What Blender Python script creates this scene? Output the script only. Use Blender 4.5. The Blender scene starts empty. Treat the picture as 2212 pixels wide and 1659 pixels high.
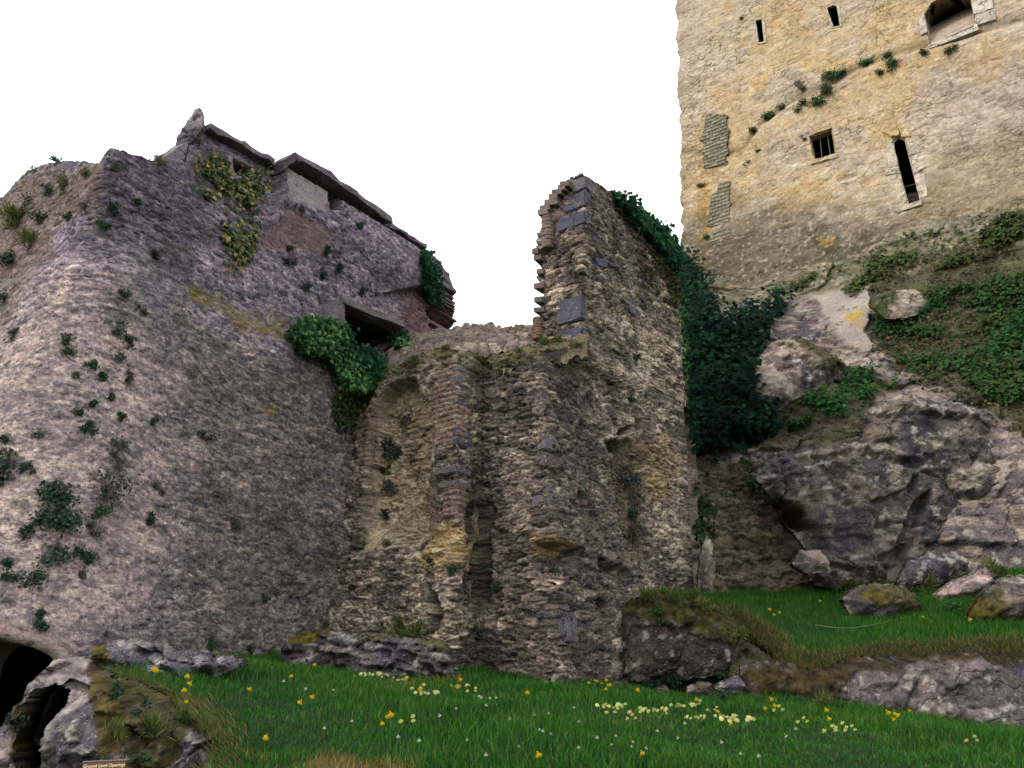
import bpy, bmesh, math, random
import numpy as np
from mathutils import Vector, Matrix
R = math.radians
# ------------------------------------------------------------------ camera, sky, sun, exposure
scene = bpy.context.scene
COL = scene.collection
PITCH = R(21.0); EYE = np.array((0.0, 0.0, 1.6))
cam_d = bpy.data.cameras.new('camera'); cam = bpy.data.objects.new('camera', cam_d); COL.objects.link(cam)
cam.location = EYE; cam.rotation_euler = (R(90) + PITCH, 0, 0)
cam_d.sensor_width = 36.0; cam_d.lens = 36.0 * 1736.0 / 2212.0
cam_d.clip_end = 3000.0
scene.camera = cam
world = bpy.data.worlds.new('World'); scene.world = world; world.use_nodes = True
wn = world.node_tree.nodes; wl = world.node_tree.links
sky = wn.new('ShaderNodeTexSky'); sky.sky_type = 'NISHITA'; sky.sun_disc = False
SUN_TO = Vector((-0.70, -0.34, 0.62)).normalized()
sky.sun_elevation = math.asin(SUN_TO.z); sky.sun_rotation = math.atan2(SUN_TO.x, SUN_TO.y)
sky.air_density = 1.0; sky.dust_density = 4.0; sky.ozone_density = 1.0
tcn = wn.new('ShaderNodeTexCoord'); cn = wn.new('ShaderNodeTexNoise'); cn.inputs['Scale'].default_value = 1.6; cn.inputs['Detail'].default_value = 5
wl.new(tcn.outputs['Generated'], cn.inputs['Vector'])
cr = wn.new('ShaderNodeMapRange'); cr.inputs['From Min'].default_value = .3; cr.inputs['From Max'].default_value = .6
cr.inputs['To Min'].default_value = .82; cr.inputs['To Max'].default_value = .95
wl.new(cn.outputs[0], cr.inputs['Value'])
mx = wn.new('ShaderNodeMixRGB'); mx.inputs[2].default_value = (11.0, 11.2, 11.3, 1)     # thin bright overcast
wl.new(cr.outputs[0], mx.inputs[0]); wl.new(sky.outputs[0], mx.inputs[1])
bg = wn['Background']; bg.inputs['Strength'].default_value = 0.12
wl.new(mx.outputs[0], bg.inputs['Color'])
sun_d = bpy.data.lights.new('sun', 'SUN'); sun = bpy.data.objects.new('sun', sun_d); COL.objects.link(sun)
sun_d.energy = 1.5; sun_d.angle = R(14); sun_d.color = (1.0, .93, .80)
sun.rotation_euler = (-SUN_TO).to_track_quat('-Z', 'Y').to_euler()
sun.location = (-20, -5, 30)
scene.view_settings.view_transform = 'Standard'; scene.view_settings.look = 'None'
scene.view_settings.exposure = 0.75; scene.view_settings.gamma = 1.0; scene.view_settings.use_curve_mapping = False

# ------------------------------------------------------------------ measuring helpers
F, CX, CY = 1736.0, 1106.0, 829.5
SP, CP = math.sin(PITCH), math.cos(PITCH)
def ray(px, py):
    xc = (px - CX) / F; yc = (CY - py) / F
    return np.array((xc, CP - yc * SP, SP + yc * CP))
def at(px, py, Y):
    """the point at distance Y along the ground axis"""
    d = ray(px, py); return EYE + d * (Y / d[1])
def proj(P):
    d = P - EYE
    f = d[..., 1] * CP + d[..., 2] * SP
    f = np.where(np.abs(f) < 1e-3, 1e-3, f)
    u = -d[..., 1] * SP + d[..., 2] * CP
    return CX + F * d[..., 0] / f, CY - F * u / f
class Plane:
    def __init__(s, O, u, lean=0.0):
        s.O = np.array(O, float); s.u = np.array((u[0], u[1], 0.0)); s.u /= np.linalg.norm(s.u)
        inw = np.array((-s.u[1], s.u[0], 0.0))
        if inw[1] < 0: inw = -inw
        s.v = np.array((0, 0, 1.0)) + lean * inw
        n = np.cross(s.u, s.v); n /= np.linalg.norm(n)
        s.n = n if n[1] < 0 else -n
    def hit(s, px, py):
        d = ray(px, py); t = np.dot(s.O - EYE, s.n) / np.dot(d, s.n)
        P = EYE + d * t; q = P - s.O
        b = q[2]; a = np.dot(q - b * s.v, s.u); return a, b
    def pt(s, a, b, off=0.0):
        return s.O + np.multiply.outer(a, s.u) + np.multiply.outer(b, s.v) + off * s.n
    def P(s, px, py, off=0.0):
        return s.pt(*s.hit(px, py)) + off * s.n
def S(r, g, b):
    return np.array([((c / 255) / 12.92 if c <= 10 else ((c / 255 + .055) / 1.055) ** 2.4) for c in (r, g, b)])
def ss(x, a, b):
    t = np.clip((x - a) / (b - a), 0, 1); return t * t * (3 - 2 * t)
def mix(a, b, t):
    return a + (b - a) * (t[..., None] if np.ndim(t) else t)
# ------------------------------------------------------------------ noise
def _h(i, j, k, s):
    n = (i.astype(np.uint32) * np.uint32(374761393) + j.astype(np.uint32) * np.uint32(668265263)
         + k.astype(np.uint32) * np.uint32(2147483647 - 87523) + np.uint32((s * 974634777) & 0xffffffff))
    n = (n ^ (n >> np.uint32(13))) * np.uint32(1274126177); n = n ^ (n >> np.uint32(16))
    n = n * np.uint32(2246822519); n = n ^ (n >> np.uint32(13))
    return n.astype(np.float64) / 4294967296.0
def vn(P, s=0):
    I = np.floor(P).astype(np.int64); f = P - I; f = f * f * (3 - 2 * f)
    x, y, z = I[..., 0], I[..., 1], I[..., 2]; r = 0
    for a in (0, 1):
        wa = f[..., 0] if a else 1 - f[..., 0]
        for b in (0, 1):
            wb = wa * (f[..., 1] if b else 1 - f[..., 1])
            for c in (0, 1):
                r = r + wb * (f[..., 2] if c else 1 - f[..., 2]) * _h(x + a, y + b, z + c, s)
    return r * 2 - 1
def fbm(P, scale=1.0, octs=4, s=0, gain=.5):
    P = P * np.asarray(scale); r = 0; a = 1.0; n = 0
    for o in range(octs):
        r = r + a * vn(P + 17.3 * o, s + o * 7); n += a; a *= gain; P = P * 2.03
    return r / n * 1.6
def ridge(P, scale=1.0, octs=4, s=0):
    P = P * np.asarray(scale); r = 0; a = 1.0; n = 0
    for o in range(octs):
        r = r + a * (1 - np.abs(vn(P + 9.1 * o, s + o * 5)) * 2); n += a; a *= .5; P = P * 2.05
    return r / n
def cells(u, v, w, h, s, jit=.42, p=2.6, off=False):
    """stones: distance to the two nearest stone centres, two random numbers per stone"""
    U = u / w; V = v / h; J = np.floor(V).astype(np.int64)
    best = np.full(U.shape, 9.0); sec = np.full(U.shape, 9.0); r1 = np.zeros(U.shape); r2 = np.zeros(U.shape); ox = np.zeros(U.shape); oy = np.zeros(U.shape)
    for dj in (-1, 0, 1):
        j = J + dj; offs = _h(j, j * 0, j * 0, s + 3)
        I = np.floor(U + offs).astype(np.int64)
        for di in (-1, 0, 1):
            i = I + di
            cx = i + .5 - offs + (_h(i, j, j * 0, s) - .5) * 2 * jit; cy = j + .5 + (_h(i, j, j * 0 + 1, s) - .5) * 2 * jit * .7
            d = (np.abs(U - cx) ** p + np.abs(V - cy) ** p) ** (1 / p)
            m = d < best
            sec = np.where(m, best, np.minimum(sec, d)); best = np.where(m, d, best)
            r1 = np.where(m, _h(i, j, j * 0 + 2, s), r1); r2 = np.where(m, _h(i, j, j * 0 + 3, s), r2)
            if off: ox = np.where(m, U - cx, ox); oy = np.where(m, V - cy, oy)
    if off: return best, sec, r1, r2, ox, oy
    return best, sec, r1, r2
def facets(u, v, w, h, s):
    """angular broken faces: every cell is a plane with its own tilt"""
    F1, F2, r1, r2, ox, oy = cells(u, v, w, h, s, .48, 2.0, True)
    return (r1 - .5) + 1.3 * (r2 - .5) * ox + 1.3 * (np.mod(r1 * 7.3, 1) - .5) * oy, ss(F2 - F1, 0, .10), r1, r2
def bricks(u, v, w, h, s):
    V = v / h; j = np.floor(V).astype(np.int64); U = u / w + .5 * (j % 2); i = np.floor(U).astype(np.int64)
    fu = U - i; fv = V - j
    e = np.minimum(np.minimum(fu, 1 - fu) * w, np.minimum(fv, 1 - fv) * h)
    return e, _h(i, j, j * 0, s), _h(i, j, j * 0 + 5, s)
def sdp(px, py, poly):
    """signed distance to a traced outline, positive inside"""
    poly = np.asarray(poly, float); d = np.full(px.shape, 1e9); ins = np.zeros(px.shape, bool)
    n = len(poly)
    for k in range(n):
        ax, ay = poly[k]; bx, by = poly[(k + 1) % n]
        ex, ey = bx - ax, by - ay; L = ex * ex + ey * ey + 1e-9
        t = np.clip(((px - ax) * ex + (py - ay) * ey) / L, 0, 1)
        d = np.minimum(d, (px - ax - t * ex) ** 2 + (py - ay - t * ey) ** 2)
        if ay != by:
            c = ((ay > py) != (by > py)) & (px < ex * (py - ay) / ey + ax); ins ^= c
    d = np.sqrt(d); return np.where(ins, d, -d)
def pal(r, cols):
    cols = np.array(cols); x = np.clip(r, 0, .9999) * (len(cols) - 1); i = np.floor(x).astype(int); f = x - i
    f = ss(f, .25, .75)
    return mix(cols[i], cols[i + 1], f)
def tps(pts, vals, lam=1e-4):
    pts = np.array(pts, float); vals = np.array(vals, float); n = len(pts)
    def U(d2): return d2 * np.log(d2 + 1e-9) * .5
    K = U(((pts[:, None] - pts[None]) ** 2).sum(-1)) + lam * np.eye(n)
    A = np.zeros((n + 3, n + 3)); A[:n, :n] = K; A[:n, n] = A[n, :n] = 1; A[:n, n + 1:] = pts; A[n + 1:, :n] = pts.T
    w = np.linalg.solve(A, np.concatenate([vals, np.zeros(3)]))
    def f(X, Y):
        r = w[n] + w[n + 1] * X + w[n + 2] * Y
        for k in range(n): r = r + w[k] * U((X - pts[k, 0]) ** 2 + (Y - pts[k, 1]) ** 2)
        return r
    return f
# ------------------------------------------------------------------ materials (all procedural)
def nd(nt, t, **kw):
    n = nt.nodes.new(t)
    for k, v in kw.items(): n.inputs[k].default_value = v
    return n
def material(name, lo=.6, hi=1.4, scale=30.0, rough=.92, spec=.15, bump=.35, bdist=.02, speck=0.0, transl=0.0, tint=None, chips=None, hue=.018, jb=1.0, slits=None):
    """colour attribute x fine noise; chips = (scale, flatness, tone spread, joint width, joint darkness): small irregular stones with crevices"""
    m = bpy.data.materials.new(name); m.use_nodes = True; nt = m.node_tree; L = nt.links
    b = nt.nodes['Principled BSDF']; b.inputs['Roughness'].default_value = rough; b.inputs['Specular IOR Level'].default_value = spec
    tc = nd(nt, 'ShaderNodeTexCoord')
    if tint is None:
        a = nd(nt, 'ShaderNodeAttribute'); a.attribute_name = 'Col'; cs = a.outputs['Color']
    else:
        a = nd(nt, 'ShaderNodeRGB'); a.outputs[0].default_value = (*tint, 1); cs = a.outputs[0]
    def mrange(sock, f0, f1, t0, t1):
        r = nd(nt, 'ShaderNodeMapRange'); r.inputs['From Min'].default_value = f0; r.inputs['From Max'].default_value = f1; r.inputs['To Min'].default_value = t0; r.inputs['To Max'].default_value = t1
        L.new(sock, r.inputs['Value']); return r.outputs[0]
    def mul(x, y):
        q = nd(nt, 'ShaderNodeMath'); q.operation = 'MULTIPLY'; L.new(x, q.inputs[0]); L.new(y, q.inputs[1]); return q.outputs[0]
    n1 = nd(nt, 'ShaderNodeTexNoise', Scale=scale, Detail=7.0, Roughness=.7); L.new(tc.outputs['Object'], n1.inputs['Vector'])
    fac = mrange(n1.outputs[0], .32, .68, lo, hi); hsock = n1.outputs[0]
    if chips:
        cs_, flat, spread, jw, jd = chips
        nw = nd(nt, 'ShaderNodeTexNoise', Scale=cs_ * .7, Detail=4.0, Roughness=.6); L.new(tc.outputs['Object'], nw.inputs['Vector'])
        sc = nd(nt, 'ShaderNodeVectorMath'); sc.operation = 'SCALE'; sc.inputs['Scale'].default_value = 1.1 / cs_; L.new(nw.outputs['Color'], sc.inputs[0])
        ad = nd(nt, 'ShaderNodeVectorMath'); L.new(tc.outputs['Object'], ad.inputs[0]); L.new(sc.outputs[0], ad.inputs[1])
        mp = nd(nt, 'ShaderNodeMapping'); mp.inputs['Scale'].default_value = (1, 1, flat); L.new(ad.outputs[0], mp.inputs['Vector'])
        v1 = nd(nt, 'ShaderNodeTexVoronoi', Scale=cs_); L.new(mp.outputs[0], v1.inputs['Vector'])
        v2 = nd(nt, 'ShaderNodeTexVoronoi', Scale=cs_); v2.feature = 'DISTANCE_TO_EDGE'; L.new(mp.outputs[0], v2.inputs['Vector'])
        sp = nd(nt, 'ShaderNodeSeparateColor'); L.new(v1.outputs['Color'], sp.inputs[0])
        tone = mrange(sp.outputs[0], 0, 1, 1 - spread, 1 + spread)
        nm = nd(nt, 'ShaderNodeTexNoise', Scale=cs_ * .22, Detail=4.0); L.new(tc.outputs['Object'], nm.inputs['Vector'])
        gate_ = mrange(nm.outputs[0], .40, .60, 0, 1)
        j = mrange(v2.outputs['Distance'], jw * .3, jw, jd, 1.0)
        if jb > 1:                                                    # pale mortar shows in some places, open joints in others
            nb = nd(nt, 'ShaderNodeTexNoise', Scale=1.3, Detail=5.0, Roughness=.6); mo = nd(nt, 'ShaderNodeMapping'); mo.inputs['Location'].default_value = (31, 7, 3); L.new(tc.outputs['Object'], mo.inputs['Vector']); L.new(mo.outputs[0], nb.inputs['Vector'])
            jx = nd(nt, 'ShaderNodeMix'); jx.data_type = 'FLOAT'; L.new(mrange(nb.outputs[0], .44, .56, 0, 1), jx.inputs[0]); L.new(j, jx.inputs[2]); L.new(mrange(v2.outputs['Distance'], jw * .6, jw * 1.5, jb, 1.0), jx.inputs[3]); j = jx.outputs[0]
        if tint is None: gate_ = mul(gate_, a.outputs['Alpha'])
        jm = nd(nt, 'ShaderNodeMix'); jm.data_type = 'FLOAT'; jm.inputs[2].default_value = 1.0; L.new(gate_, jm.inputs[0]); L.new(j, jm.inputs[3])
        if tint is None:
            tm = nd(nt, 'ShaderNodeMix'); tm.data_type = 'FLOAT'; tm.inputs[2].default_value = 1.0; L.new(a.outputs['Alpha'], tm.inputs[0]); L.new(tone, tm.inputs[3]); tone = tm.outputs[0]
        fac = mul(mul(fac, tone), jm.outputs[0])
        hh = nd(nt, 'ShaderNodeMath'); hh.operation = 'MULTIPLY_ADD'; hh.inputs[1].default_value = .5; L.new(n1.outputs[0], hh.inputs[0])
        hj = mul(mrange(v2.outputs['Distance'], 0, jw * 1.6, 0, 1.0), mrange(sp.outputs[1], 0, 1, .6, 1.2)); hj = mul(hj, a.outputs['Alpha']) if tint is None else hj; L.new(hj, hh.inputs[2]); hsock = hh.outputs[0]
    if slits:                                                          # crisp narrow open joints: (scale, flatness, threshold, darkness)
        ml = nd(nt, 'ShaderNodeMapping'); ml.inputs['Scale'].default_value = (1, 1, slits[1]); L.new(tc.outputs['Object'], ml.inputs['Vector'])
        ns = nd(nt, 'ShaderNodeTexNoise', Scale=slits[0], Detail=5.0, Roughness=.62, Distortion=.4); L.new(ml.outputs[0], ns.inputs['Vector'])
        fac = mul(fac, mrange(ns.outputs[0], slits[2] - .03, slits[2] + .035, slits[3], 1.0)); fac = mul(fac, mrange(ns.outputs[0], .58, .66, 1.0, 1.28))
        hs_ = nd(nt, 'ShaderNodeMath'); hs_.operation = 'MULTIPLY_ADD'; hs_.inputs[1].default_value = 1.2; L.new(mrange(ns.outputs[0], slits[2] - .03, slits[2] + .06, 0, 1), hs_.inputs[0]); L.new(hsock, hs_.inputs[2]); hsock = hs_.outputs[0]
    vm = nd(nt, 'ShaderNodeVectorMath'); vm.operation = 'SCALE'; L.new(cs, vm.inputs[0]); L.new(fac, vm.inputs['Scale'])
    out = vm.outputs[0]
    if chips:
        hs = nd(nt, 'ShaderNodeHueSaturation'); L.new(out, hs.inputs['Color']); L.new(mrange(sp.outputs[2], 0, 1, .5 - hue, .5 + hue), hs.inputs['Hue']); L.new(mrange(sp.outputs[1], 0, 1, 1 - hue * 11, 1 + hue * 13), hs.inputs['Saturation']); out = hs.outputs[0]
    if speck:
        n2 = nd(nt, 'ShaderNodeTexNoise', Scale=scale * 1.7, Detail=3.0, Roughness=.6); L.new(tc.outputs['Object'], n2.inputs['Vector'])
        mm = nd(nt, 'ShaderNodeMixRGB'); mm.inputs[2].default_value = (.42, .40, .36, 1)
        sk = mrange(n2.outputs[0], .60, .70, 0, speck); sk = mul(sk, a.outputs['Alpha']) if tint is None else sk; L.new(sk, mm.inputs[0]); L.new(out, mm.inputs[1]); out = mm.outputs[0]
    L.new(out, b.inputs['Base Color'])
    if bump:
        bp = nd(nt, 'ShaderNodeBump', Strength=bump, Distance=bdist); L.new(hsock, bp.inputs['Height']); L.new(bp.outputs[0], b.inputs['Normal'])
    if transl:
        t = nd(nt, 'ShaderNodeBsdfTranslucent'); L.new(out, t.inputs['Color']); ms = nd(nt, 'ShaderNodeMixShader'); ms.inputs[0].default_value = transl
        o = nt.nodes['Material Output']; L.new(b.outputs[0], ms.inputs[1]); L.new(t.outputs[0], ms.inputs[2]); L.new(ms.outputs[0], o.inputs['Surface'])
    return m
M_STONE = material('rubble_masonry', .55, 1.5, 36, bump=.5, bdist=.025, speck=.5, chips=(8.5, 2.3, .22, .09, .45), hue=.008, jb=1.6, slits=(6.0, 2.6, .39, .40))
M_GATE = material('thin_rubble_masonry', .48, 1.58, 44, bump=.32, bdist=.014, speck=.6, chips=(10.5, 2.1, .34, .08, .5), hue=.006, jb=1.3, slits=(11.0, 2.1, .39, .45))
M_KEEP = material('lichen_masonry', .72, 1.28, 17, bump=.22, bdist=.02, speck=.25, chips=(2.6, 2.2, .13, .055, .36), hue=.004, slits=(3.2, 3.0, .375, .55))
M_ROCK = material('weathered_rock', .55, 1.45, 28, bump=.7, bdist=.03, speck=.55, chips=(1.6, 1.2, .10, .02, .55), slits=(3.0, 1.4, .36, .5))
M_BLOCK = material('dressed_stone', .5, 1.45, 16, bump=.6, speck=.45)
M_BRICK = material('old_brick', .65, 1.35, 30, bump=.4, speck=.2)
M_SOIL = material('turf_soil', .6, 1.4, 20, bump=.5)
M_LEAF = material('leaves', .75, 1.3, 9, rough=.75, spec=.06, bump=0, transl=.2)
M_GRASS = material('grass_blades', .8, 1.2, 3, rough=.6, spec=.2, bump=0, transl=.25)
M_TWIG = material('dry_twig', .7, 1.3, 40, bump=0)
M_IRON = material('iron', .8, 1.2, 30, rough=.6, spec=.4, bump=.1, tint=(.07, .07, .075))
M_DARK = material('inner_shade_black', .5, 1.5, 12, bump=.4, tint=(.018, .017, .02))  # near-black colour stands in for the shade inside openings
M_PETAL = material('petals', .9, 1.1, 20, rough=.7, bump=0, transl=.15)
# ------------------------------------------------------------------ object helpers
def tag(o, label=None, cat=None, group=None, kind=None):
    if label: o['label'] = label
    if cat: o['category'] = cat
    if group: o['group'] = group
    if kind: o['kind'] = kind
    return o
def empty(name, loc, label=None, cat=None, group=None):
    o = bpy.data.objects.new(name, None); COL.objects.link(o); o.location = loc; o.empty_display_size = .2
    return tag(o, label, cat, group)
def mesh_obj(name, V, faces, col, mat, parent=None, smooth=True, rebase=True):
    """faces: (n,4) / (n,3) array or list of either; col: (n,3) or one colour; V in world coordinates"""
    V = np.asarray(V, float).reshape(-1, 3)
    base = np.zeros(3)
    if parent is not None: base = np.array(parent.matrix_basis.translation if parent.parent is None else (parent.parent.matrix_basis.translation + parent.matrix_basis.translation))
    elif rebase: base = np.array(((V[:, 0].min() + V[:, 0].max()) / 2, (V[:, 1].min() + V[:, 1].max()) / 2, V[:, 2].min()))
    me = bpy.data.meshes.new(name); me.vertices.add(len(V)); me.vertices.foreach_set('co', (V - base).astype(np.float32).ravel())
    if isinstance(faces, np.ndarray): faces = [faces]
    idx = np.concatenate([np.asarray(f).ravel() for f in faces if len(f)])
    tot = np.concatenate([np.full(len(f), np.asarray(f).shape[1]) for f in faces if len(f)])
    me.loops.add(len(idx)); me.loops.foreach_set('vertex_index', idx.astype(np.int32))
    me.polygons.add(len(tot)); st = np.concatenate([[0], np.cumsum(tot)[:-1]])
    me.polygons.foreach_set('loop_start', st.astype(np.int32))
    try: me.polygons.foreach_set('loop_total', tot.astype(np.int32))
    except Exception: pass
    me.polygons.foreach_set('use_smooth', np.full(len(tot), bool(smooth)))
    me.update(calc_edges=True); me.validate()
    c = np.asarray(col, float)
    if c.ndim == 1: c = np.tile(c, (len(V), 1))
    a = me.color_attributes.new('Col', 'FLOAT_COLOR', 'POINT')
    rgba = np.ones((len(V), 4), np.float32); c = c.reshape(len(V), -1); rgba[:, :c.shape[1]] = np.clip(c, 0, 1); a.data.foreach_set('color', rgba.ravel())
    me.materials.append(mat)
    o = bpy.data.objects.new(name, me); COL.objects.link(o)
    if parent is not None: o.parent = parent
    else: o.location = base
    return o
def normals(P):
    du = np.gradient(P, axis=0); dv = np.gradient(P, axis=1)
    n = np.cross(du, dv); n /= np.linalg.norm(n, axis=-1, keepdims=True) + 1e-9
    return np.where((n[..., 1] * (P[..., 1] - 0) + n[..., 0] * P[..., 0] > 0)[..., None], -n, n)
def gridfaces(n, m, keep=None):
    i = np.arange(n * m).reshape(n, m)
    f = np.stack([i[:-1, :-1], i[1:, :-1], i[1:, 1:], i[:-1, 1:]], -1).reshape(-1, 4)
    if keep is not None:
        k = keep.reshape(-1); f = f[k[f].all(1)]
    return f
def compact(V, f, col):
    used = np.zeros(len(V), bool); used[f.ravel()] = True; mp = np.cumsum(used) - 1
    return V[used], mp[f], col[used], used
def rim(V, f, col, vec, segs=3, rough=.03, seed=1):
    """walls have thickness: pull the free border back along vec"""
    e = np.concatenate([f[:, [0, 1]], f[:, [1, 2]], f[:, [2, 3]], f[:, [3, 0]]]); es = np.sort(e, 1)
    key = es[:, 0].astype(np.int64) * len(V) + es[:, 1]
    _, inv, cnt = np.unique(key, return_inverse=True, return_counts=True)
    be = e[cnt[inv] == 1]; bv = np.unique(be); n = len(bv); mp = np.full(len(V), -1); mp[bv] = np.arange(n)
    allV = [V]; allC = [col]; fs = [f]; prev = bv
    for s in range(1, segs + 1):
        t = s / segs
        NV = V[bv] + vec[bv] * t
        NV = NV + rough * np.stack([fbm(NV, 6, 2, seed), fbm(NV, 6, 2, seed + 1), fbm(NV, 6, 2, seed + 2)], -1)
        base = sum(len(a) for a in allV); allV.append(NV); allC.append(col[bv] * .95)
        cur = base + np.arange(n)
        fs.append(np.stack([prev[mp[be[:, 0]]], prev[mp[be[:, 1]]], cur[mp[be[:, 1]]], cur[mp[be[:, 0]]]], -1)); prev = cur
    return np.concatenate(allV), np.concatenate(fs), np.concatenate(allC)
def sheet(name, P, keep, col, mat, parent=None, back=None, segs=3, rough=.03):
    n, m = P.shape[:2]; f = gridfaces(n, m, keep); V = P.reshape(-1, 3); c = np.broadcast_to(col, P.shape[:2] + (np.shape(col)[-1],)).reshape(-1, np.shape(col)[-1])
    bk = None
    if back is not None: bk = np.broadcast_to(back, P.shape).reshape(-1, 3)
    V, f, c, used = compact(V, f, c)
    if bk is not None: V, f, c = rim(V, f, c, bk[used], segs, rough)
    return mesh_obj(name, V, f, c, mat, parent)
def pline(pts, x):
    pts = np.array(pts, float); return np.interp(x, pts[:, 0], pts[:, 1])
def catmull(Q, n):
    Q = np.array(Q, float); Q = np.vstack([2 * Q[0] - Q[1], Q, 2 * Q[-1] - Q[-2]]); out = []
    for i in range(1, len(Q) - 2):
        L = max(2, int(np.linalg.norm(Q[i + 1][:2] - Q[i][:2]) / n)); t = np.arange(L)[:, None] / L
        a, b, c, d = Q[i - 1], Q[i], Q[i + 1], Q[i + 2]
        out.append(.5 * (2 * b + (c - a) * t + (2 * a - 5 * b + 4 * c - d) * t ** 2 + (3 * b - a - 3 * c + d) * t ** 3))
    return np.vstack(out + [Q[-2][None]])
def ruled(corners, z, res):
    """walls between upright corner lines; corner = [(z, x, y), ...]"""
    cols = []; 
    for k in range(len(corners) - 1):
        A = np.array(corners[k]); B = np.array(corners[k + 1])
        a = np.stack([np.interp(z, A[:, 0], A[:, 1]), np.interp(z, A[:, 0], A[:, 2]), z], -1)
        b = np.stack([np.interp(z, B[:, 0], B[:, 1]), np.interp(z, B[:, 0], B[:, 2]), z], -1)
        L = np.linalg.norm((a - b)[:, :2], axis=1).mean(); n = max(2, int(L / res)); last = k == len(corners) - 2
        t = np.linspace(0, 1, n + 1)[: n + 1 if last else n]
        cols.append(a[None] + (b - a)[None] * t[:, None, None])
    P = np.concatenate(cols)
    U = np.concatenate([[0], np.cumsum(np.linalg.norm(np.diff(P[:, len(z) // 2], axis=0), axis=1))])
    return P, np.broadcast_to(U[:, None], P.shape[:2]).copy()
def masonry(P, u, v, seed, w, h, cols, mortar, relief=.04, rough=.02, big=.05, warp=.06, jit=.46, gap=.16, pits=.045):
    wu = u + warp * fbm(P, 2.2, 3, seed + 1); wv = v + warp * .8 * fbm(P, 1.6, 3, seed + 2)
    F1, F2, r1, r2, ox, oy = cells(wu, wv, w, h, seed, jit, 2.2, True)
    F1b, F2b, r1b, r2b, oxb, oyb = cells(wu * 1.02 + 7, wv + 3, w * .45, h * .55, seed + 9, jit, 2.2, True)
    sel = fbm(P, .9, 3, seed + 4) > .02
    e = np.where(sel, ss(F2b - F1b, .02, gap * 1.2), ss(F2 - F1, .02, gap)); r1 = np.where(sel, r1b, r1); r2 = np.where(sel, r2b, r2)
    tilt = 1.1 * (np.mod(r1 * 9.7, 1) - .5) * np.where(sel, oxb, ox) + .9 * (np.mod(r2 * 5.3, 1) - .35) * np.where(sel, oyb, oy)
    sc = np.where(sel, .6, 1.0); fine = fbm(P, (9, 9, 22), 4, seed + 5)
    worn = ss(fbm(P, 1.5, 4, seed + 12), -.35, .45)                     # weathered smooth here, open joints there
    pit = ss(fbm(P, (6, 6, 17), 4, seed + 13), .28, .5)
    d = relief * sc * (.35 + .65 * worn) * (e - .6 + (r1 - .5) * 1.2 + .7 * tilt) + rough * (np.abs(fine) - .35) + .7 * rough * fbm(P, 30, 3, seed + 14) + big * fbm(P, .8, 3, seed + 6) - pits * pit
    c = pal(np.clip(r2 + .18 * fine, 0, 1), cols) * (.74 + .52 * r1)[..., None] * (1 + .22 * fbm(P, 22, 3, seed + 15))[..., None]
    c = mix(c, np.asarray(mortar) * (.9 + .3 * fbm(P, 8, 3, seed + 8))[..., None], np.maximum((1 - e) * .9, .55 * ss(fbm(P, (7, 7, 15), 4, seed + 16), .05, .5) * (1 - .6 * worn)))
    return d, c, e, r1, r2, fine
def mottle(P, seed, fine=1.0):
    """patchy tone of weathered rubble, from hand-sized blotches down to grit"""
    return .36 * fbm(P, (2.0, 2.0, 3.8), 5, seed) + .34 * fbm(P, (8, 8, 14), 4, seed + 1) + .22 * fine * fbm(P, (26, 26, 34), 2, seed + 2)
def cracks(P, seed, k=(2.2, 2.2, 6.5), w=.05):
    return (1 - ss(np.abs(fbm(P, k, 4, seed)), 0, w)) * ss(fbm(P, 1.1, 2, seed + 1), -.25, .2)
# ------------------------------------------------------------------ builders for walls
RES = 0.0145
def backed(name, P, keep, col, mat, parent, vec, stride=8, segs=3, rough=.03):
    """front face + thickness + plain back face in one mesh"""
    n, m = P.shape[:2]; f = gridfaces(n, m, keep); V = P.reshape(-1, 3); c = np.broadcast_to(col, P.shape[:2] + (np.shape(col)[-1],)).reshape(-1, np.shape(col)[-1])
    bk = np.broadcast_to(vec, P.shape).reshape(-1, 3)
    V, f, c, used = compact(V, f, c); V, f, c = rim(V, f, c, bk[used], segs, rough)
    Pb = (P + np.broadcast_to(vec, P.shape) * .98)[::stride, ::stride]; kb = keep[::stride, ::stride]
    fb = gridfaces(Pb.shape[0], Pb.shape[1], kb); Vb = Pb.reshape(-1, 3)
    if len(fb):
        f = np.concatenate([f, fb + len(V)]); V = np.concatenate([V, Vb]); c = np.concatenate([c, np.asarray(col)[::stride, ::stride].reshape(-1, np.shape(col)[-1])])
    return mesh_obj(name, V, f, c, mat, parent)
def pocket(name, pts, vec, mat, parent, grow=1.03, start=.03, col=(.03, .03, .03)):
    pts = np.array(pts); c = pts.mean(0); pts = c + (pts - c) * grow; vec = np.array(vec, float); n = len(pts)
    V = np.concatenate([pts + vec * start / np.linalg.norm(vec), pts + vec]); i = np.arange(n); j = (i + 1) % n
    q = np.stack([i, j, j + n, i + n], -1); V = np.concatenate([V, (c + vec)[None]]); t = np.stack([i + n, j + n, np.full(n, 2 * n)], -1)
    return mesh_obj(name, V, [q, t], np.array(col), mat, parent, smooth=False)
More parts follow.
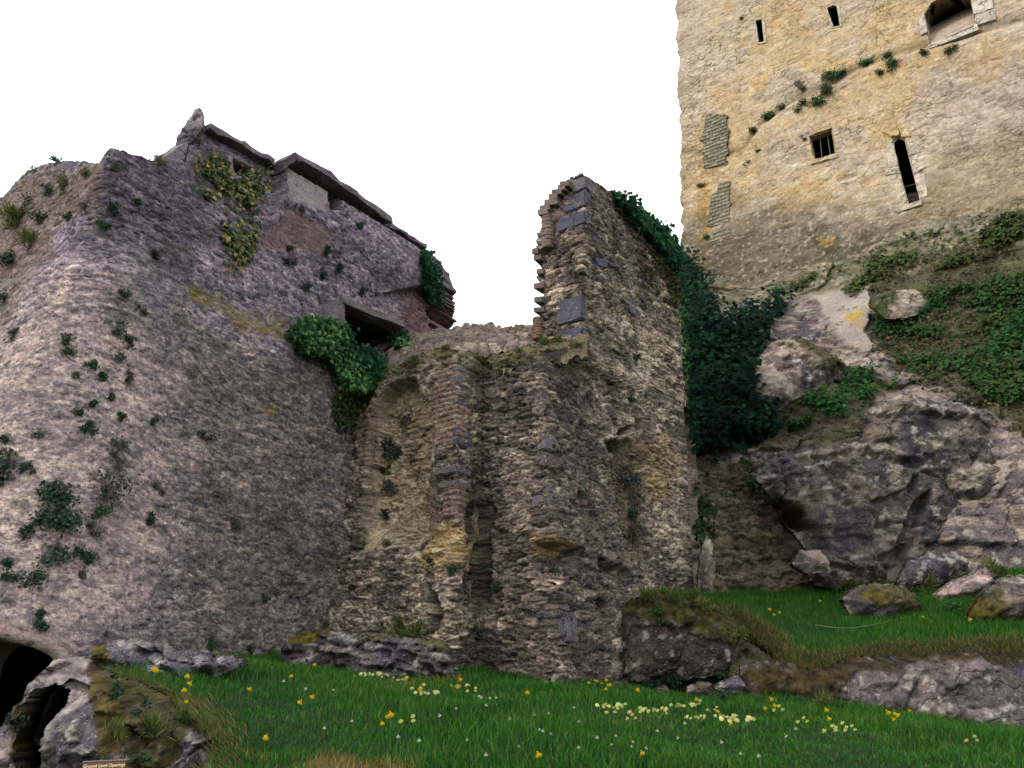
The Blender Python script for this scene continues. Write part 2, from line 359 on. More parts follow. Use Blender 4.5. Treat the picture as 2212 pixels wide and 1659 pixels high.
def slab(name, P8, col, mat, parent, bev=.012, jit=.006, seed=0, sub=1):
    """one dressed stone from its eight corners (four front, four back), worn edges"""
    bm = bmesh.new(); v = [bm.verts.new(p) for p in P8]
    for q in ((0, 1, 2, 3), (7, 6, 5, 4), (0, 4, 5, 1), (1, 5, 6, 2), (2, 6, 7, 3), (3, 7, 4, 0)): bm.faces.new([v[k] for k in q])
    bmesh.ops.recalc_face_normals(bm, faces=bm.faces)
    bmesh.ops.bevel(bm, geom=list(bm.edges), offset=bev, segments=2, affect='EDGES', profile=.6)
    if sub: bmesh.ops.subdivide_edges(bm, edges=[e for e in bm.edges if e.calc_length() > .12], cuts=3, use_grid_fill=True)
    V = np.array([x.co for x in bm.verts]); bm.verts.ensure_lookup_table()
    V = V + jit * 2 * np.stack([fbm(V, 7, 3, seed), fbm(V, 7, 3, seed + 1), fbm(V, 7, 3, seed + 2)], -1)
    tri = bmesh.ops.triangulate(bm, faces=bm.faces); bm.faces.ensure_lookup_table(); bm.verts.index_update()
    f = np.array([[x.index for x in fc.verts] for fc in bm.faces]); bm.free()
    c = np.asarray(col) * (1 + .25 * fbm(V, (9, 9, 3), 3, seed + 4))[:, None]
    return mesh_obj(name, V, f, c, mat, parent, smooth=False)
def pm(px, py, poly, soft, P=None, wob=0, seed=0):
    d = sdp(px, py, poly)
    if P is not None and wob: d = d + wob * fbm(P, 2.5, 4, seed)
    return ss(d, -soft, soft)
DR = np.array((.571, .821)); DL = np.array((-.814, .581)); NR = np.array((.821, -.571))   # along the receding walls, and across them
# ------------------------------------------------------------------ ruined gatehouse on the left
gate = empty('ruined_gatehouse', (-4.6, 9.4, 1.6), 'ruined rounded stone gatehouse with sloping coping and ivy, on the left', 'ruin')
PA = [S(80, 72, 84), S(96, 86, 98), S(114, 103, 112), S(88, 79, 90), S(130, 118, 120), S(104, 93, 98)]
def colour_gate(P, u, v, seed):
    px, py = proj(P)
    d, c, e, r1, r2, fine = masonry(P, u, v, seed, .30, .085, PA, S(134, 122, 118), relief=.015, rough=.006, big=.045, pits=.014)
    grime = fbm(P, 1.1, 4, seed + 20)
    # worn limewash left on the rounded front
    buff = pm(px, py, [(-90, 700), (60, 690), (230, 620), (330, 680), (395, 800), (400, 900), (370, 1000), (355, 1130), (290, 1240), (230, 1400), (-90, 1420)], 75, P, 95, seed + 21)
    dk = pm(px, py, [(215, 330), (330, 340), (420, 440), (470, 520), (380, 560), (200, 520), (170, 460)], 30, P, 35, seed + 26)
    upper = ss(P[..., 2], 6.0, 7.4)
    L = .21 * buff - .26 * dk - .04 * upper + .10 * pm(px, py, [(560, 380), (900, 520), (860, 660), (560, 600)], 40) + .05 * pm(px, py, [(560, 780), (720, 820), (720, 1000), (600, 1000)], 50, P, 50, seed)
    fl = ss(fbm(P, (13, 13, 19), 3, seed + 70), .22, .42); fp = ss(fbm(P, (15, 15, 22), 3, seed + 71), .22, .42)
    t = np.clip(.41 + L + .5 * mottle(P, seed + 22, 2.2) - .22 * fl + .18 * fp + .24 * (r1 - .5) * (1 - .5 * buff), 0, 1)
    cm = pal(t, [S(36, 33, 38), S(64, 58, 65), S(90, 82, 87), S(118, 106, 107), S(148, 130, 124), S(170, 153, 143)])
    cm = mix(cm, cm * np.array((.97, .95, 1.10)), np.clip(upper + dk, 0, 1) * .8)  # purplish slate, with the violet of lens flare tinted into it
    c = mix(c, cm, .74); ck = cracks(P, seed + 60); c = c * (1 - .55 * ck * (1 - .3 * buff))[..., None]; d = d * (1 - .4 * buff) - .025 * ck
    # grey-green rubble low on the right, its side's shade put into the colour
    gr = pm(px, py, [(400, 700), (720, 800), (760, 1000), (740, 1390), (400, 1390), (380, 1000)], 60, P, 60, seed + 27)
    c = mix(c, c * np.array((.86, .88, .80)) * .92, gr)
    moss = pm(px, py, [(398, 612), (470, 632), (540, 668), (620, 690), (700, 722), (715, 745), (640, 740), (560, 722), (490, 690), (420, 655)], 14, P, 28, seed + 28) * ss(fine + .5 * fbm(P, 6, 3, seed + 40), -.5, .3)
    moss = np.maximum(moss, .9 * pm(px, py, [(560, 872), (585, 868), (605, 885), (595, 898), (570, 890)], 6, P, 8, seed))
    c = mix(c, S(86, 78, 34), moss * .8)
    ver = pm(px, py, [(-60, 420), (60, 380), (200, 370), (190, 470), (120, 500), (50, 640), (-60, 700)], 30, P, 45, seed + 29)
    c = mix(c, S(76, 70, 42), ver * .55); c = mix(c, S(98, 72, 64), ver * .35 * ss(grime, .1, .5))
    alg = ss(fbm(P, 1.7, 4, seed + 30), .2, .7); c = mix(c, S(62, 64, 50), alg * .3)
    brick = pm(px, py, [(870, 640), (945, 620), (945, 740), (880, 730), (868, 690)], 10, P, 8, seed)
    c = mix(c, S(100, 78, 74) * (.7 + .6 * r1)[..., None], brick * .8)
    CHIP[0] = np.clip(1 - .45 * buff - .5 * moss, 0, 1)
    c = c * 1.24 * (1 - .12 * gr)[..., None] * mix(np.array((.985, .96, 1.05)), np.array((1.0, .985, .955)), np.clip(buff + 1 - ss(P[..., 2], 4.6, 6.8), 0, 1))  # painted: darker shaded side, flare violet on the upper stone
    return d, c
def chip4(c, k): return np.concatenate([c, k[..., None]], -1)
CHIP = [None]
# lower, rounded front
Q = [(-1.9, 13.25, 0, .82, -.57), (-2.63, 12.2, 0, .82, -.57), (-3.20, 11.38, .03, .82, -.57), (-3.77, 10.56, .08, .82, -.57), (-4.28, 9.80, .16, .8, -.6), (-4.66, 9.22, .26, .66, -.75),
     (-4.98, 8.88, .34, .35, -.94), (-5.40, 8.78, .36, 0, -1), (-5.85, 8.92, .34, -.4, -.92), (-6.4, 9.28, .3, -.57, -.82), (-7.8, 10.25, .3, -.57, -.82), (-9.5, 11.4, .3, -.57, -.82)]
C = catmull(Q, RES); z = np.arange(1.2, 6.85, RES)
nrm = C[:, 3:5] / np.linalg.norm(C[:, 3:5], axis=1, keepdims=True)
P = np.zeros((len(C), len(z), 3)); off = C[:, 2, None] * np.clip(1 - (z - 1.6) / 5.0, 0, 1) ** 1.2 + .10
P[..., 0] = C[:, 0, None] + nrm[:, 0, None] * off; P[..., 1] = C[:, 1, None] + nrm[:, 1, None] * off; P[..., 2] = z
U = np.broadcast_to(np.concatenate([[0], np.cumsum(np.linalg.norm(np.diff(C[:, :2], axis=0), axis=1))])[:, None], P.shape[:2])
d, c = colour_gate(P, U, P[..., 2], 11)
N3 = np.concatenate([np.broadcast_to(nrm[:, None], P.shape[:2] + (2,)), np.zeros(P.shape[:2] + (1,))], -1)
px, py = proj(P); top = ss(z, 6.45, 6.85)
ARCH = [(-160, 1430), (-100, 1398), (-40, 1382), (0, 1379), (45, 1386), (85, 1400), (116, 1419), (112, 1480), (100, 1720), (-200, 1720)]
sa = sdp(px, py, ARCH); ring = ss(-sa, 46, 34) * (sa < 0) * ss(px, 190, 120)
c = mix(c, S(128, 112, 104) * (.9 + .2 * fbm(P, 7, 3, 3))[..., None], ring * .8); d = d * (1 - .75 * ring) + .01 * ring
P = P + N3 * (d - .09 * top)[..., None]
keep = (sa < 0) & (P[..., 2] < 6.72 + .1 * fbm(P, 4, 3, 5))
backed('bastion_wall', P, keep, chip4(c, CHIP[0] * (1 - ring)), M_GATE, gate, -N3 * .9)
hp = [at(x, y, yy) for x, y, yy in ((-160, 1430, 9.1), (-100, 1396, 9.0), (-40, 1380, 8.9), (0, 1377, 8.85), (45, 1384, 8.8), (85, 1398, 8.8), (118, 1417, 8.85), (114, 1480, 8.85), (104, 1720, 8.7), (-200, 1720, 8.8))]
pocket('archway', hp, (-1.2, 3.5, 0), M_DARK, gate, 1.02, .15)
SKY_A = [(-300, 500), (0, 430), (30, 395), (60, 368), (100, 352), (130, 345), (175, 348), (213, 352), (226, 332), (240, 319), (264, 323), (300, 335), (345, 350), (362, 330), (430, 288), (445, 284), (580, 362), (592, 352), (605, 352), (660, 385), (780, 455), (905, 534), (921, 560), (934, 600), (940, 640), (960, 720)]
RP = [(-160, 1430, 8.46), (-100, 1396, 8.40), (-40, 1380, 8.38), (0, 1377, 8.40), (45, 1384, 8.48), (85, 1398, 8.57), (118, 1419, 8.66), (116, 1450, 8.66)]
AX = np.array(catmull([(a, b, c_, 0, 0) for a, b, c_ in RP], 6.0))[:, :3]; nx = np.gradient(AX[:, :2], axis=0); nx = np.stack([nx[:, 1], -nx[:, 0]], -1); nx /= np.linalg.norm(nx, axis=1, keepdims=True)
rows = []
for off, fr in ((-5, .9), (-5, .10), (-4, -.05), (9, -.075), (20, -.06), (30, -.02), (34, .1)):
    rows.append([at(x + o0 * off, y + o1 * off, yy + fr) for (x, y, yy), (o0, o1) in zip(AX, nx)])
G_ = np.array(rows); G_ += .02 * np.stack([fbm(G_, 4, 3, 5), fbm(G_, 4, 3, 6), fbm(G_, 4, 3, 7)], -1)
mesh_obj('arch_ring', G_.reshape(-1, 3), gridfaces(G_.shape[0], G_.shape[1]), np.concatenate([S(132, 116, 110) * (.9 + .25 * fbm(G_, 3, 3, 8))[..., None], np.full(G_.shape[:2] + (1,), .25)], -1).reshape(-1, 4), M_STONE, gate)
# upper wall: its corner is sharp at the top and rounds off downwards
ARC = []
for k in np.linspace(0, 1, 9):
    l = []
    for zz, r in ((6.0, 1.15), (6.5, .95), (7.6, .35), (8.2, .12), (11, .10)):
        q0 = np.array((-5.16, 8.56)) + DR * r; q2 = np.array((-5.16, 8.56)) + DL * r; q = (1 - k) ** 2 * q0 + 2 * k * (1 - k) * np.array((-5.16, 8.56)) + k * k * q2; l.append((zz, q[0], q[1]))
    ARC.append(l)
cor = [[(6, -2.6, 14.5), (11, -2.6, 14.5)], [(6, -1.53, 13.78), (11, -1.53, 13.78)], *ARC, [(6, -6.35, 9.40), (11, -6.35, 9.40)], [(6, -7.8, 10.4), (11, -7.8, 10.4)], [(6, -9.6, 11.6), (11, -9.6, 11.6)]]
z = np.arange(6.35, 10.3, RES); P, U = ruled(cor, z, RES); N = normals(P)
for _ in range(4): N[1:-1] = (N[:-2] + N[1:-1] * 2 + N[2:]) / 4
N /= np.linalg.norm(N, axis=-1, keepdims=True)
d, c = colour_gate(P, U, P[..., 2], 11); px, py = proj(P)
bay = pm(px, py, [(592, 340), (700, 400), (915, 520), (915, 620), (800, 640), (690, 620), (600, 575), (566, 542), (575, 480), (588, 400)], 2.5)
bay *= np.where(px > 0, 1 - ss(py - pline(SKY_A, px), 70, 195), 0)
face = ss(px, 592, 596) * 1.0
d = d + .26 * bay * ss(px, 560, 575)
wh = pm(px, py, [(607, 372), (690, 420), (682, 470), (650, 460), (622, 450), (600, 440), (600, 395)], 5, P, 6, 2)
c = mix(c, S(146, 136, 138) * (.9 + .2 * fbm(P, (4, 4, 1), 3, 7))[..., None], wh * .85); d = np.where(wh > .5, .22 * bay + .01, d)
rd = pm(px, py, [(598, 455), (640, 478), (700, 515), (690, 560), (640, 540), (566, 540), (580, 495)], 4, P, 7, 4)
c = mix(c, S(116, 98, 96) * (.9 + .2 * fbm(P, 5, 3, 7))[..., None], rd * .8); d = np.where(rd > .5, d * .5 + .13 * bay, d)
mer = pm(px, py, [(343, 354), (375, 318), (432, 284), (440, 290), (418, 310), (404, 350)], 4, P, 4, 4); c = mix(c, S(122, 112, 122) * (.9 + .2 * fbm(P, (5, 5, 2), 3, 9))[..., None], mer * .85)
hole = pm(px, py, [(690, 418), (715, 432), (712, 462), (690, 462)], 3); hole = np.maximum(hole, pm(px, py, [(728 * .9, 100), (729, 100), (730, 101)], 1) * 0)
hole = np.maximum(hole, pm(px, py, [(505, 345), (545, 365), (540, 385), (508, 375)], 4))
d = d - .3 * hole; c = c * (1 - .6 * hole)[..., None]
P2 = P + N * d[..., None]; px, py = proj(P2)
OPEN = [(746, 652), (868, 702), (866, 760), (746, 752)]
endrag = (px < 938 - 8 + 14 * fbm(P, (1, 1, 9), 3, 77)) | (py < 600)
keep = (py > pline(SKY_A, px) + 4 * fbm(P, 5, 3, 8) * (px < 420)) & (sdp(px, py, OPEN) < 0) & endrag & (z[None] > 6.3)
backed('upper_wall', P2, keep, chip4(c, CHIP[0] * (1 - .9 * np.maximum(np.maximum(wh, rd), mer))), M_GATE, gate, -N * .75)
LA = Plane((-2.63, 12.2, 0), -DR)            # the long receding wall of the gatehouse
wo = empty('window_opening', LA.P(805, 700)); wo.parent = gate; wo.location = Vector(LA.P(805, 700)) - gate.location
inv = (-.9, -.62 + 1.6, 0)
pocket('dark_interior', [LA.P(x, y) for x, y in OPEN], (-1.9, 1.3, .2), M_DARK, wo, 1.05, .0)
def la_slab(name, quad, front, back, col, mat, parent, seed, **k):
    f4 = [LA.P(x, y) + LA.n * front for x, y in quad]; b4 = [LA.P(x, y) - LA.n * back for x, y in quad]
    return slab(name, f4 + b4, col, mat, parent, seed=seed, **k)
la_slab('lintel', [(735, 636), (874, 696), (872, 712), (736, 654)], .035, .3, S(110, 100, 104), M_BLOCK, wo, 3, jit=.02)
la_slab('jamb_stone', [(690, 640), (742, 652), (742, 712), (700, 700)], .02, .3, S(92, 84, 90), M_BLOCK, wo, 5, jit=.02)
# coping slabs along the wall head, each with a dark jutting underside
for k, (x0, y0, x1, y1, th, fr) in enumerate([(438, 274, 510, 312, 11, .16), (511, 313, 582, 353, 11, .16), (604, 347, 662, 375, 13, .36), (663, 376, 742, 429, 12, .36), (743, 430, 818, 480, 11, .34), (822, 487, 862, 509, 10, .22), (863, 510, 908, 535, 9, .18)]):
    la_slab('coping_stone', [(x0, y0), (x1, y1), (x1, y1 + th), (x0, y0 + th)], fr, .6, S(98, 90, 100), M_BLOCK, gate, 20 + k, jit=.02)
la_slab('coping_stone', [(581, 362), (604, 346), (610, 362), (584, 382)], .40, .3, S(74, 66, 72), M_BLOCK, gate, 31, jit=.012)
# ------------------------------------------------------------------ ruined curtain wall in the middle, with the niche and the tall standing end
curt = empty('ruined_curtain_wall', (.2, 11.2, 1.5), 'tall broken rubble wall end with blue quoin stones and walled-up brick niche, standing in the middle', 'ruined wall')
PB = [S(66, 58, 59), S(92, 82, 79), S(108, 98, 92), S(76, 66, 68), S(122, 110, 98), S(94, 80, 77), S(70, 67, 78)]
K0 = [(1, -3.7, 12.95), (8, -3.6, 13.0)]; K1 = [(1.2, -.70, 10.80), (6.4, -.79, 10.87), (8, -.8, 10.9)]; K2 = [(1.2, -.40, 11.27), (6.4, -.455, 11.3), (8, -.46, 11.3)]
K3 = [(1.2, .674, 10.48), (6.30, .40, 10.9), (6.62, 1.06, 11.45), (6.75, 1.07, 11.47)]; K4 = [(1.2, 3.02, 13.88), (3.1, 3.08, 13.96), (6.1, 3.18, 14.1), (9.6, 3.29, 14.2)]; K5 = [(1.2, 1.6, 15.0), (9.6, 1.9, 15.2)]
def colour_curt(P, u, v, seed):
    px, py = proj(P)
    d, c, e, r1, r2, fine = masonry(P, u, v, seed, .27, .10, PB, S(156, 144, 122), relief=.055, rough=.016, big=.08, gap=.2)
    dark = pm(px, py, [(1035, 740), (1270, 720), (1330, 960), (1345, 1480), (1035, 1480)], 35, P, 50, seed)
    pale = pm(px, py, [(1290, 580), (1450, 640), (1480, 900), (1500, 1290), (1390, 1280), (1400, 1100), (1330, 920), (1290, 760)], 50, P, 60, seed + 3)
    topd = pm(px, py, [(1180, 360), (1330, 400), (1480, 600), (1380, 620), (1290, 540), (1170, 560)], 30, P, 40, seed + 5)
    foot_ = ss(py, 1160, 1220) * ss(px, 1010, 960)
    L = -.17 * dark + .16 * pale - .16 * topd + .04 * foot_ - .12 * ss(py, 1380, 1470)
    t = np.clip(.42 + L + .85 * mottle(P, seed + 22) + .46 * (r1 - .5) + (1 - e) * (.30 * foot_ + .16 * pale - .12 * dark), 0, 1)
    cm = pal(t, [S(28, 25, 24), S(56, 49, 47), S(84, 75, 70), S(114, 102, 91), S(148, 134, 116), S(178, 165, 145)])
    c = mix(c, cm, .74); ck = cracks(P, seed + 60); c = c * (1 - .6 * ck)[..., None]; d = d - .03 * ck
    yel = pm(px, py, [(1380, 960), (1450, 960), (1460, 1060), (1390, 1080)], 25, P, 40, seed + 4); c = mix(c, S(140, 118, 66), yel * .4)
    alg = ss(fbm(P, 1.6, 4, seed + 30), .15, .7); c = mix(c, S(64, 62, 48), alg * .25)
    return d, c * 1.13, e, r1, px, py
z = np.arange(1.2, 6.78, RES); P, U = ruled([K0, K1, K2, K3, K4, K5], z, RES); N = normals(P)
for _ in range(6): N[1:-1] = (N[:-2] + N[1:-1] * 2 + N[2:]) / 4; N[:, 1:-1] = (N[:, :-2] + N[:, 1:-1] * 2 + N[:, 2:]) / 4
N /= np.linalg.norm(N, axis=-1, keepdims=True)
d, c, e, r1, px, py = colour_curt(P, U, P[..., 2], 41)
U0 = U[:, 0].max() * 0 + sum(np.hypot(np.interp(4, [q[0] for q in b], [q[1] for q in b]) - np.interp(4, [q[0] for q in a], [q[1] for q in a]), np.interp(4, [q[0] for q in b], [q[2] for q in b]) - np.interp(4, [q[0] for q in a], [q[2] for q in a])) for a, b in ((K0, K1), (K1, K2), (K2, K3))) + .05
panel = [(800, 905), (812, 868), (835, 838), (868, 824), (903, 818), (908, 850), (928, 880), (936, 930), (932, 1000), (936, 1060), (928, 1150), (900, 1172), (775, 1195), (782, 1080), (792, 980)]
inpan = pm(px, py, panel, 3.5); fade = 1 - ss(py, 1120, 1190)
d = d - .30 * inpan * fade - .05 * pm(px, py, panel, 3)
c = mix(c, c * .55 + S(172, 154, 124) * .58, inpan * .9)
foot = ss(py + .1 * px, 1255, 1290) * ss(px, 1000, 960); d = d + .12 * foot
c = c * 1.0
eb, b1, b2 = bricks(U + .01 * fbm(P, 6, 2, 5), P[..., 2] + .015 * fbm(P, 3, 2, 6), .22, .078, 7)
for poly in ([(930, 878), (1005, 868), (1012, 950), (940, 965)], [(776, 900), (804, 890), (800, 1000), (776, 1000)], [(955, 1040), (1005, 1030), (1012, 1110), (960, 1110)], [(935, 800), (985, 790), (980, 870), (935, 875)], [(820, 690), (905, 690), (880, 790), (822, 800)]):
    b = pm(px, py, poly, 6, P, 10, 9); c = mix(c, mix(np.asarray(S(120, 110, 96)), S(104, 84, 76) * (.7 + .6 * b1)[..., None], ss(eb, .004, .012)), b * .85)
    d = np.where(b > .5, .03 * (ss(eb, .003, .015) - .5) + .02 * (b1 - .5) + d * .35, d)
# holes, cracks, undercuts
for poly, dep, sf in (([(938, 1265), (955, 1285), (968, 1330), (950, 1372), (930, 1372), (950, 1330), (940, 1300)], .35, 5), ([(1168, 1178), (1200, 1176), (1232, 1192), (1235, 1240), (1195, 1262), (1172, 1250)], .30, 9),
                      ([(1376, 905), (1392, 905), (1396, 925), (1380, 928)], .3, 3), ([(1338, 928), (1372, 918), (1352, 938), (1338, 945)], .35, 4), ([(1310, 955), (1340, 950), (1345, 975), (1320, 975)], .3, 6), ([(1295, 1205), (1360, 1235), (1370, 1262), (1300, 1235)], .18, 6), ([(1298, 1296), (1316, 1300), (1312, 1318), (1300, 1312)], .3, 3),
                      ([(1330, 960), (1385, 950), (1398, 1060), (1390, 1200), (1350, 1200), (1335, 1080)], .12, 14), ([(1015, 1100), (1050, 1090), (1050, 1300), (1005, 1330)], .15, 14)):
    h = pm(px, py, poly, sf, P, sf, 31); d = d - dep * h
och = np.maximum(pm(px, py, [(920, 1140), (985, 1130), (1000, 1210), (960, 1240), (925, 1215)], 12, P, 16, 8), pm(px, py, [(1150, 1160), (1225, 1165), (1225, 1200), (1160, 1195)], 10, P, 12, 9))
c = mix(c, S(150, 124, 70), och * .5); d = d + .10 * pm(px, py, [(925, 1170), (1000, 1160), (1010, 1215), (940, 1235)], 10, P, 10, 8) + .08 * pm(px, py, [(1150, 1145), (1240, 1150), (1250, 1190), (1155, 1182)], 8, P, 10, 8)
brown = pm(px, py, [(1330, 960), (1390, 950), (1400, 1060), (1395, 1200), (1345, 1200), (1330, 1080)], 14, P, 20, 9); c = mix(c, S(74, 62, 44), brown * .7)
valley = pm(px, py, [(1015, 780), (1050, 780), (1052, 1440), (1005, 1440)], 12, P, 14, 12); c = mix(c, S(58, 54, 40), valley * .55)
d = np.where(U > U0, d * (.15 + .85 * ss(6.62 - P[..., 2], 0, .3)), d)
P2 = P + N * d[..., None]; px, py = proj(P2)
SKY_B = [(500, 1000), (770, 905), (790, 880), (805, 850), (830, 805), (880, 772), (940, 748), (985, 752), (1010, 757), (1040, 768), (1100, 757), (1150, 742), (1168, 732), (1190, 730), (1230, 715), (1260, 690), (1300, 600), (1900, 500)]
keep = (py > pline(SKY_B, px) + 5 * fbm(P, 4, 3, 8)) | (U > U0)
keep &= (P[..., 2] < 6.66) | (U < U0)
c = mix(c, S(80, 74, 40), np.maximum(ss(pline(SKY_B, px) + 30 - py, -20, 25) * ss(px, 1200, 1160), ss(P[..., 2], 6.15, 6.4) * ss(px, 1130, 1170) * ss(px, 1310, 1240)) * .6)
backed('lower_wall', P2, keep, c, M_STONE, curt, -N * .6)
# upper standing end
z = np.arange(6.45, 10.1, RES)
L0 = [(6, 2.2, 15.0), (10.2, 2.3, 15.1)]; L1 = [(6, .28, 12.15), (10.2, .32, 12.2)]; L2 = [(6, 1.03, 11.46), (10.2, 1.28, 11.6)]; L3 = [(6, 3.18, 14.1), (9.6, 3.29, 14.2), (10.2, 3.3, 14.2)]; L4 = [(6, 1.9, 15.2), (10.2, 2.0, 15.2)]
P, U = ruled([L1, L2, L3, L4], z, RES); N = normals(P)
for _ in range(4): N[1:-1] = (N[:-2] + N[1:-1] * 2 + N[2:]) / 4
N /= np.linalg.norm(N, axis=-1, keepdims=True)
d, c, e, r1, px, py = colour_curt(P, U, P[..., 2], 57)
rf_ = ss(U, .9, 1.1); d = d * (1 - rf_ * .85 * ss(6.9 - P[..., 2], 0, .3))
b = pm(px, py, [(1150, 400), (1225, 390), (1225, 500), (1150, 520)], 6, P, 8, 9); c = mix(c, S(108, 88, 82) * (.7 + .6 * r1)[..., None], b * .7)
P2 = P + N * d[..., None]; px, py = proj(P2)
SKY_U = [(1140, 372), (1240, 381), (1258, 374), (1276, 386), (1318, 412), (1330, 411), (1380, 452), (1440, 507), (1472, 560), (1500, 600)]
LEFT_U = [(360, 1245), (381, 1236), (395, 1222), (405, 1208), (425, 1196), (445, 1186), (470, 1172), (500, 1166), (528, 1152), (545, 1158), (575, 1168), (600, 1166), (622, 1174), (655, 1166), (690, 1170), (730, 1166), (800, 1160)]
st = np.round(fbm(P, (.5, .5, 11), 2, 91) * 2.5) * 3.2
keep = (py > pline(SKY_U, px) + 3 * fbm(P, 5, 3, 8)) & (px > pline(LEFT_U, py) + st) & ((P[..., 2] > 6.62) | (U < .95))
backed('standing_end', P2, keep, c, M_STONE, curt, np.array((-.45, .62, 0)) * .4 + np.array((.35, .5, 0)) * 1.1)
# blue-grey quoin stones on the two arrises
def corner(line, z): a = np.array(line); return np.array((np.interp(z, a[:, 0], a[:, 1]), np.interp(z, a[:, 0], a[:, 2]), z))
def quoin(line, y0, y1, wl, wr, col, seed, pro=.022, Y=11):
    a = np.array(line)
    def zof(py):
        zz = 5.0
        for _ in range(30):
            q = corner(line, zz); _, yy = proj(q[None]); zz += (float(yy[0]) - py) * .006
        return zz
    z0, z1 = zof(y1), zof(y0); pr = (NR + np.array((-.58, -.81))) * pro
    out = []
    for zz in (z0 + .01, z1 - .01):
        q = corner(line, zz); dl = np.array((*DL, 0)) * wl; dr = np.array((*DR, 0)) * wr
        nl = np.array((-.58, -.81, 0)) * pro; nr = np.array((*NR, 0)) * pro
        out.append([q + dl + nl, q + nl + nr, q + dr + nr, q + dr - nr * 3, q + (dl + dr) * .5, q + dl - nl * 3])
    bm = bmesh.new(); lo = [bm.verts.new(p) for p in out[0]]; hi = [bm.verts.new(p) for p in out[1]]
    for k in range(6): bm.faces.new([lo[k], lo[(k + 1) % 6], hi[(k + 1) % 6], hi[k]])
    bm.faces.new(hi); bm.faces.new(lo[::-1]); bmesh.ops.recalc_face_normals(bm, faces=bm.faces)
    bmesh.ops.bevel(bm, geom=list(bm.edges), offset=.018, segments=2, affect='EDGES')
    bmesh.ops.triangulate(bm, faces=bm.faces); bmesh.ops.subdivide_edges(bm, edges=[e for e in bm.edges if e.calc_length() > .1], cuts=2)
    bmesh.ops.triangulate(bm, faces=bm.faces); bm.verts.index_update()
    V = np.array([v.co for v in bm.verts]); f = np.array([[v.index for v in fc.verts] for fc in bm.faces]); bm.free()
    V += .013 * np.stack([fbm(V, 6, 3, seed), fbm(V, 6, 3, seed + 1), fbm(V, 6, 3, seed + 2)], -1)
    cc = np.asarray(col) * (1 + .35 * fbm(V, (10, 10, 2.5), 3, seed + 4))[:, None]
    return mesh_obj('quoin_stone', V, f, cc, M_BLOCK, curt, smooth=False)
BLU = S(68, 67, 80); BL2 = S(84, 81, 88); BRN = S(84, 74, 74)
for k, (line, y0, y1, wl, wr, col) in enumerate([(L2, 380, 408, .25, .75, BL2), (L2, 409, 446, .42, .16, BLU), (L2, 448, 484, .72, .22, BLU), (L2, 486, 505, .12, .55, BL2), (L2, 636, 690, .45, .12, BLU), (L2, 704, 748, .42, .10, BLU),
        (K3, 752, 772, .38, .30, BRN), (K3, 776, 802, .30, .38, BRN), (K3, 806, 836, .42, .30, BRN), (K3, 838, 866, .25, .40, BRN), (K3, 936, 972, .50, .14, BL2), (K3, 976, 1004, .30, .40, BRN), (K3, 1044, 1094, .30, .45, BL2), (K3, 1098, 1120, .3, .35, BRN), (K3, 1300, 1320, .55, .25, BRN), (K3, 1322, 1388, .20, .40, BL2),
        (K1, 872, 905, .05, .0, BLU)][:16]): quoin(line, y0, y1, wl, wr, col, 100 + 3 * k)
for k, (y0, y1, wl, wr, col) in enumerate([(786, 803, .12, .30, BL2), (806, 826, .16, .25, BL2), (829, 850, .14, .32, BLU), (853, 884, .12, .36, BLU), (918, 962, .10, .38, BLU), (1002, 1022, .30, .30, BL2), (1034, 1052, .34, .3, BL2)]):
    quoin(K1, y0, y1, wl, wr, col, 160 + 3 * k, pro=.012)
# isolated dressed blocks set in the receding face
RF = Plane(np.array(corner(K3, 5.0)) * (1, 1, 0), DR, lean=.08)
URF = Plane(np.array(corner(L2, 8.0)) * (1, 1, 0), DR)
for k, (q, colr) in enumerate([([(1340, 640), (1366, 650), (1378, 690), (1352, 678)], BL2), ([(1275, 560), (1300, 565), (1302, 582), (1280, 578)], BLU)]):
    slab('face_block', [URF.P(x, y) + URF.n * .10 for x, y in q] + [URF.P(x, y) - URF.n * .15 for x, y in q], colr, M_BLOCK, curt, seed=180 + k)
# brick half-round mouldings
def brick_roll(pxs, py0, py1, pl, rad, n, seed, col=S(108, 90, 85)):
    rng = np.random.RandomState(seed); Vs = []; Fs = []; Cs = []; b = 0
    top = pl.P(pxs, py0); bot = pl.P(pxs, py1)
    for k in range(n):
        t0 = k / n; t1 = (k + .88) / n; q0 = top + (bot - top) * t0; q1 = top + (bot - top) * t1
        for seg in range(3):
            a0 = math.pi * 2 * (seg + .03 + (k % 2) * .5) / 3; a1 = math.pi * 2 * (seg + .97 + (k % 2) * .5) / 3; r = rad * rng.uniform(.92, 1.05)
            A = np.linspace(a0, a1, 9); ring = np.stack([np.cos(A) * r, np.sin(A) * r, A * 0], -1); rin = ring * .93
            for base, rr in ((q0, rin), (q0 - (0, 0, .008), ring), (q1 + (0, 0, .008), ring), (q1, rin)): Vs.append(base + rr)
            g = np.arange(36).reshape(4, 9) + b; Fs.append(np.stack([g[:-1, :-1], g[1:, :-1], g[1:, 1:], g[:-1, 1:]], -1).reshape(-1, 4)); b += 36
            Cs.append(np.tile(col * rng.uniform(.6, 1.25), (36, 1)))
    A = np.linspace(0, 2 * math.pi, 17)[:-1]; core = np.stack([np.cos(A), np.sin(A), A * 0], -1) * rad * .9
    Vs += [top + core, bot + core]; i = np.arange(16); Fs.append(np.stack([i, (i + 1) % 16, (i + 1) % 16 + 16, i + 16], -1) + b); Cs.append(np.tile(S(110, 96, 84), (32, 1)))
    Fs.append((np.array([[0, 4, 8, 12]]) + b)); Fs.append((np.array([[0, 4, 8, 12]]) + b + 16))
    return mesh_obj('brick_column', np.concatenate(Vs), np.concatenate(Fs), np.concatenate(Cs), M_BRICK, curt, smooth=False)
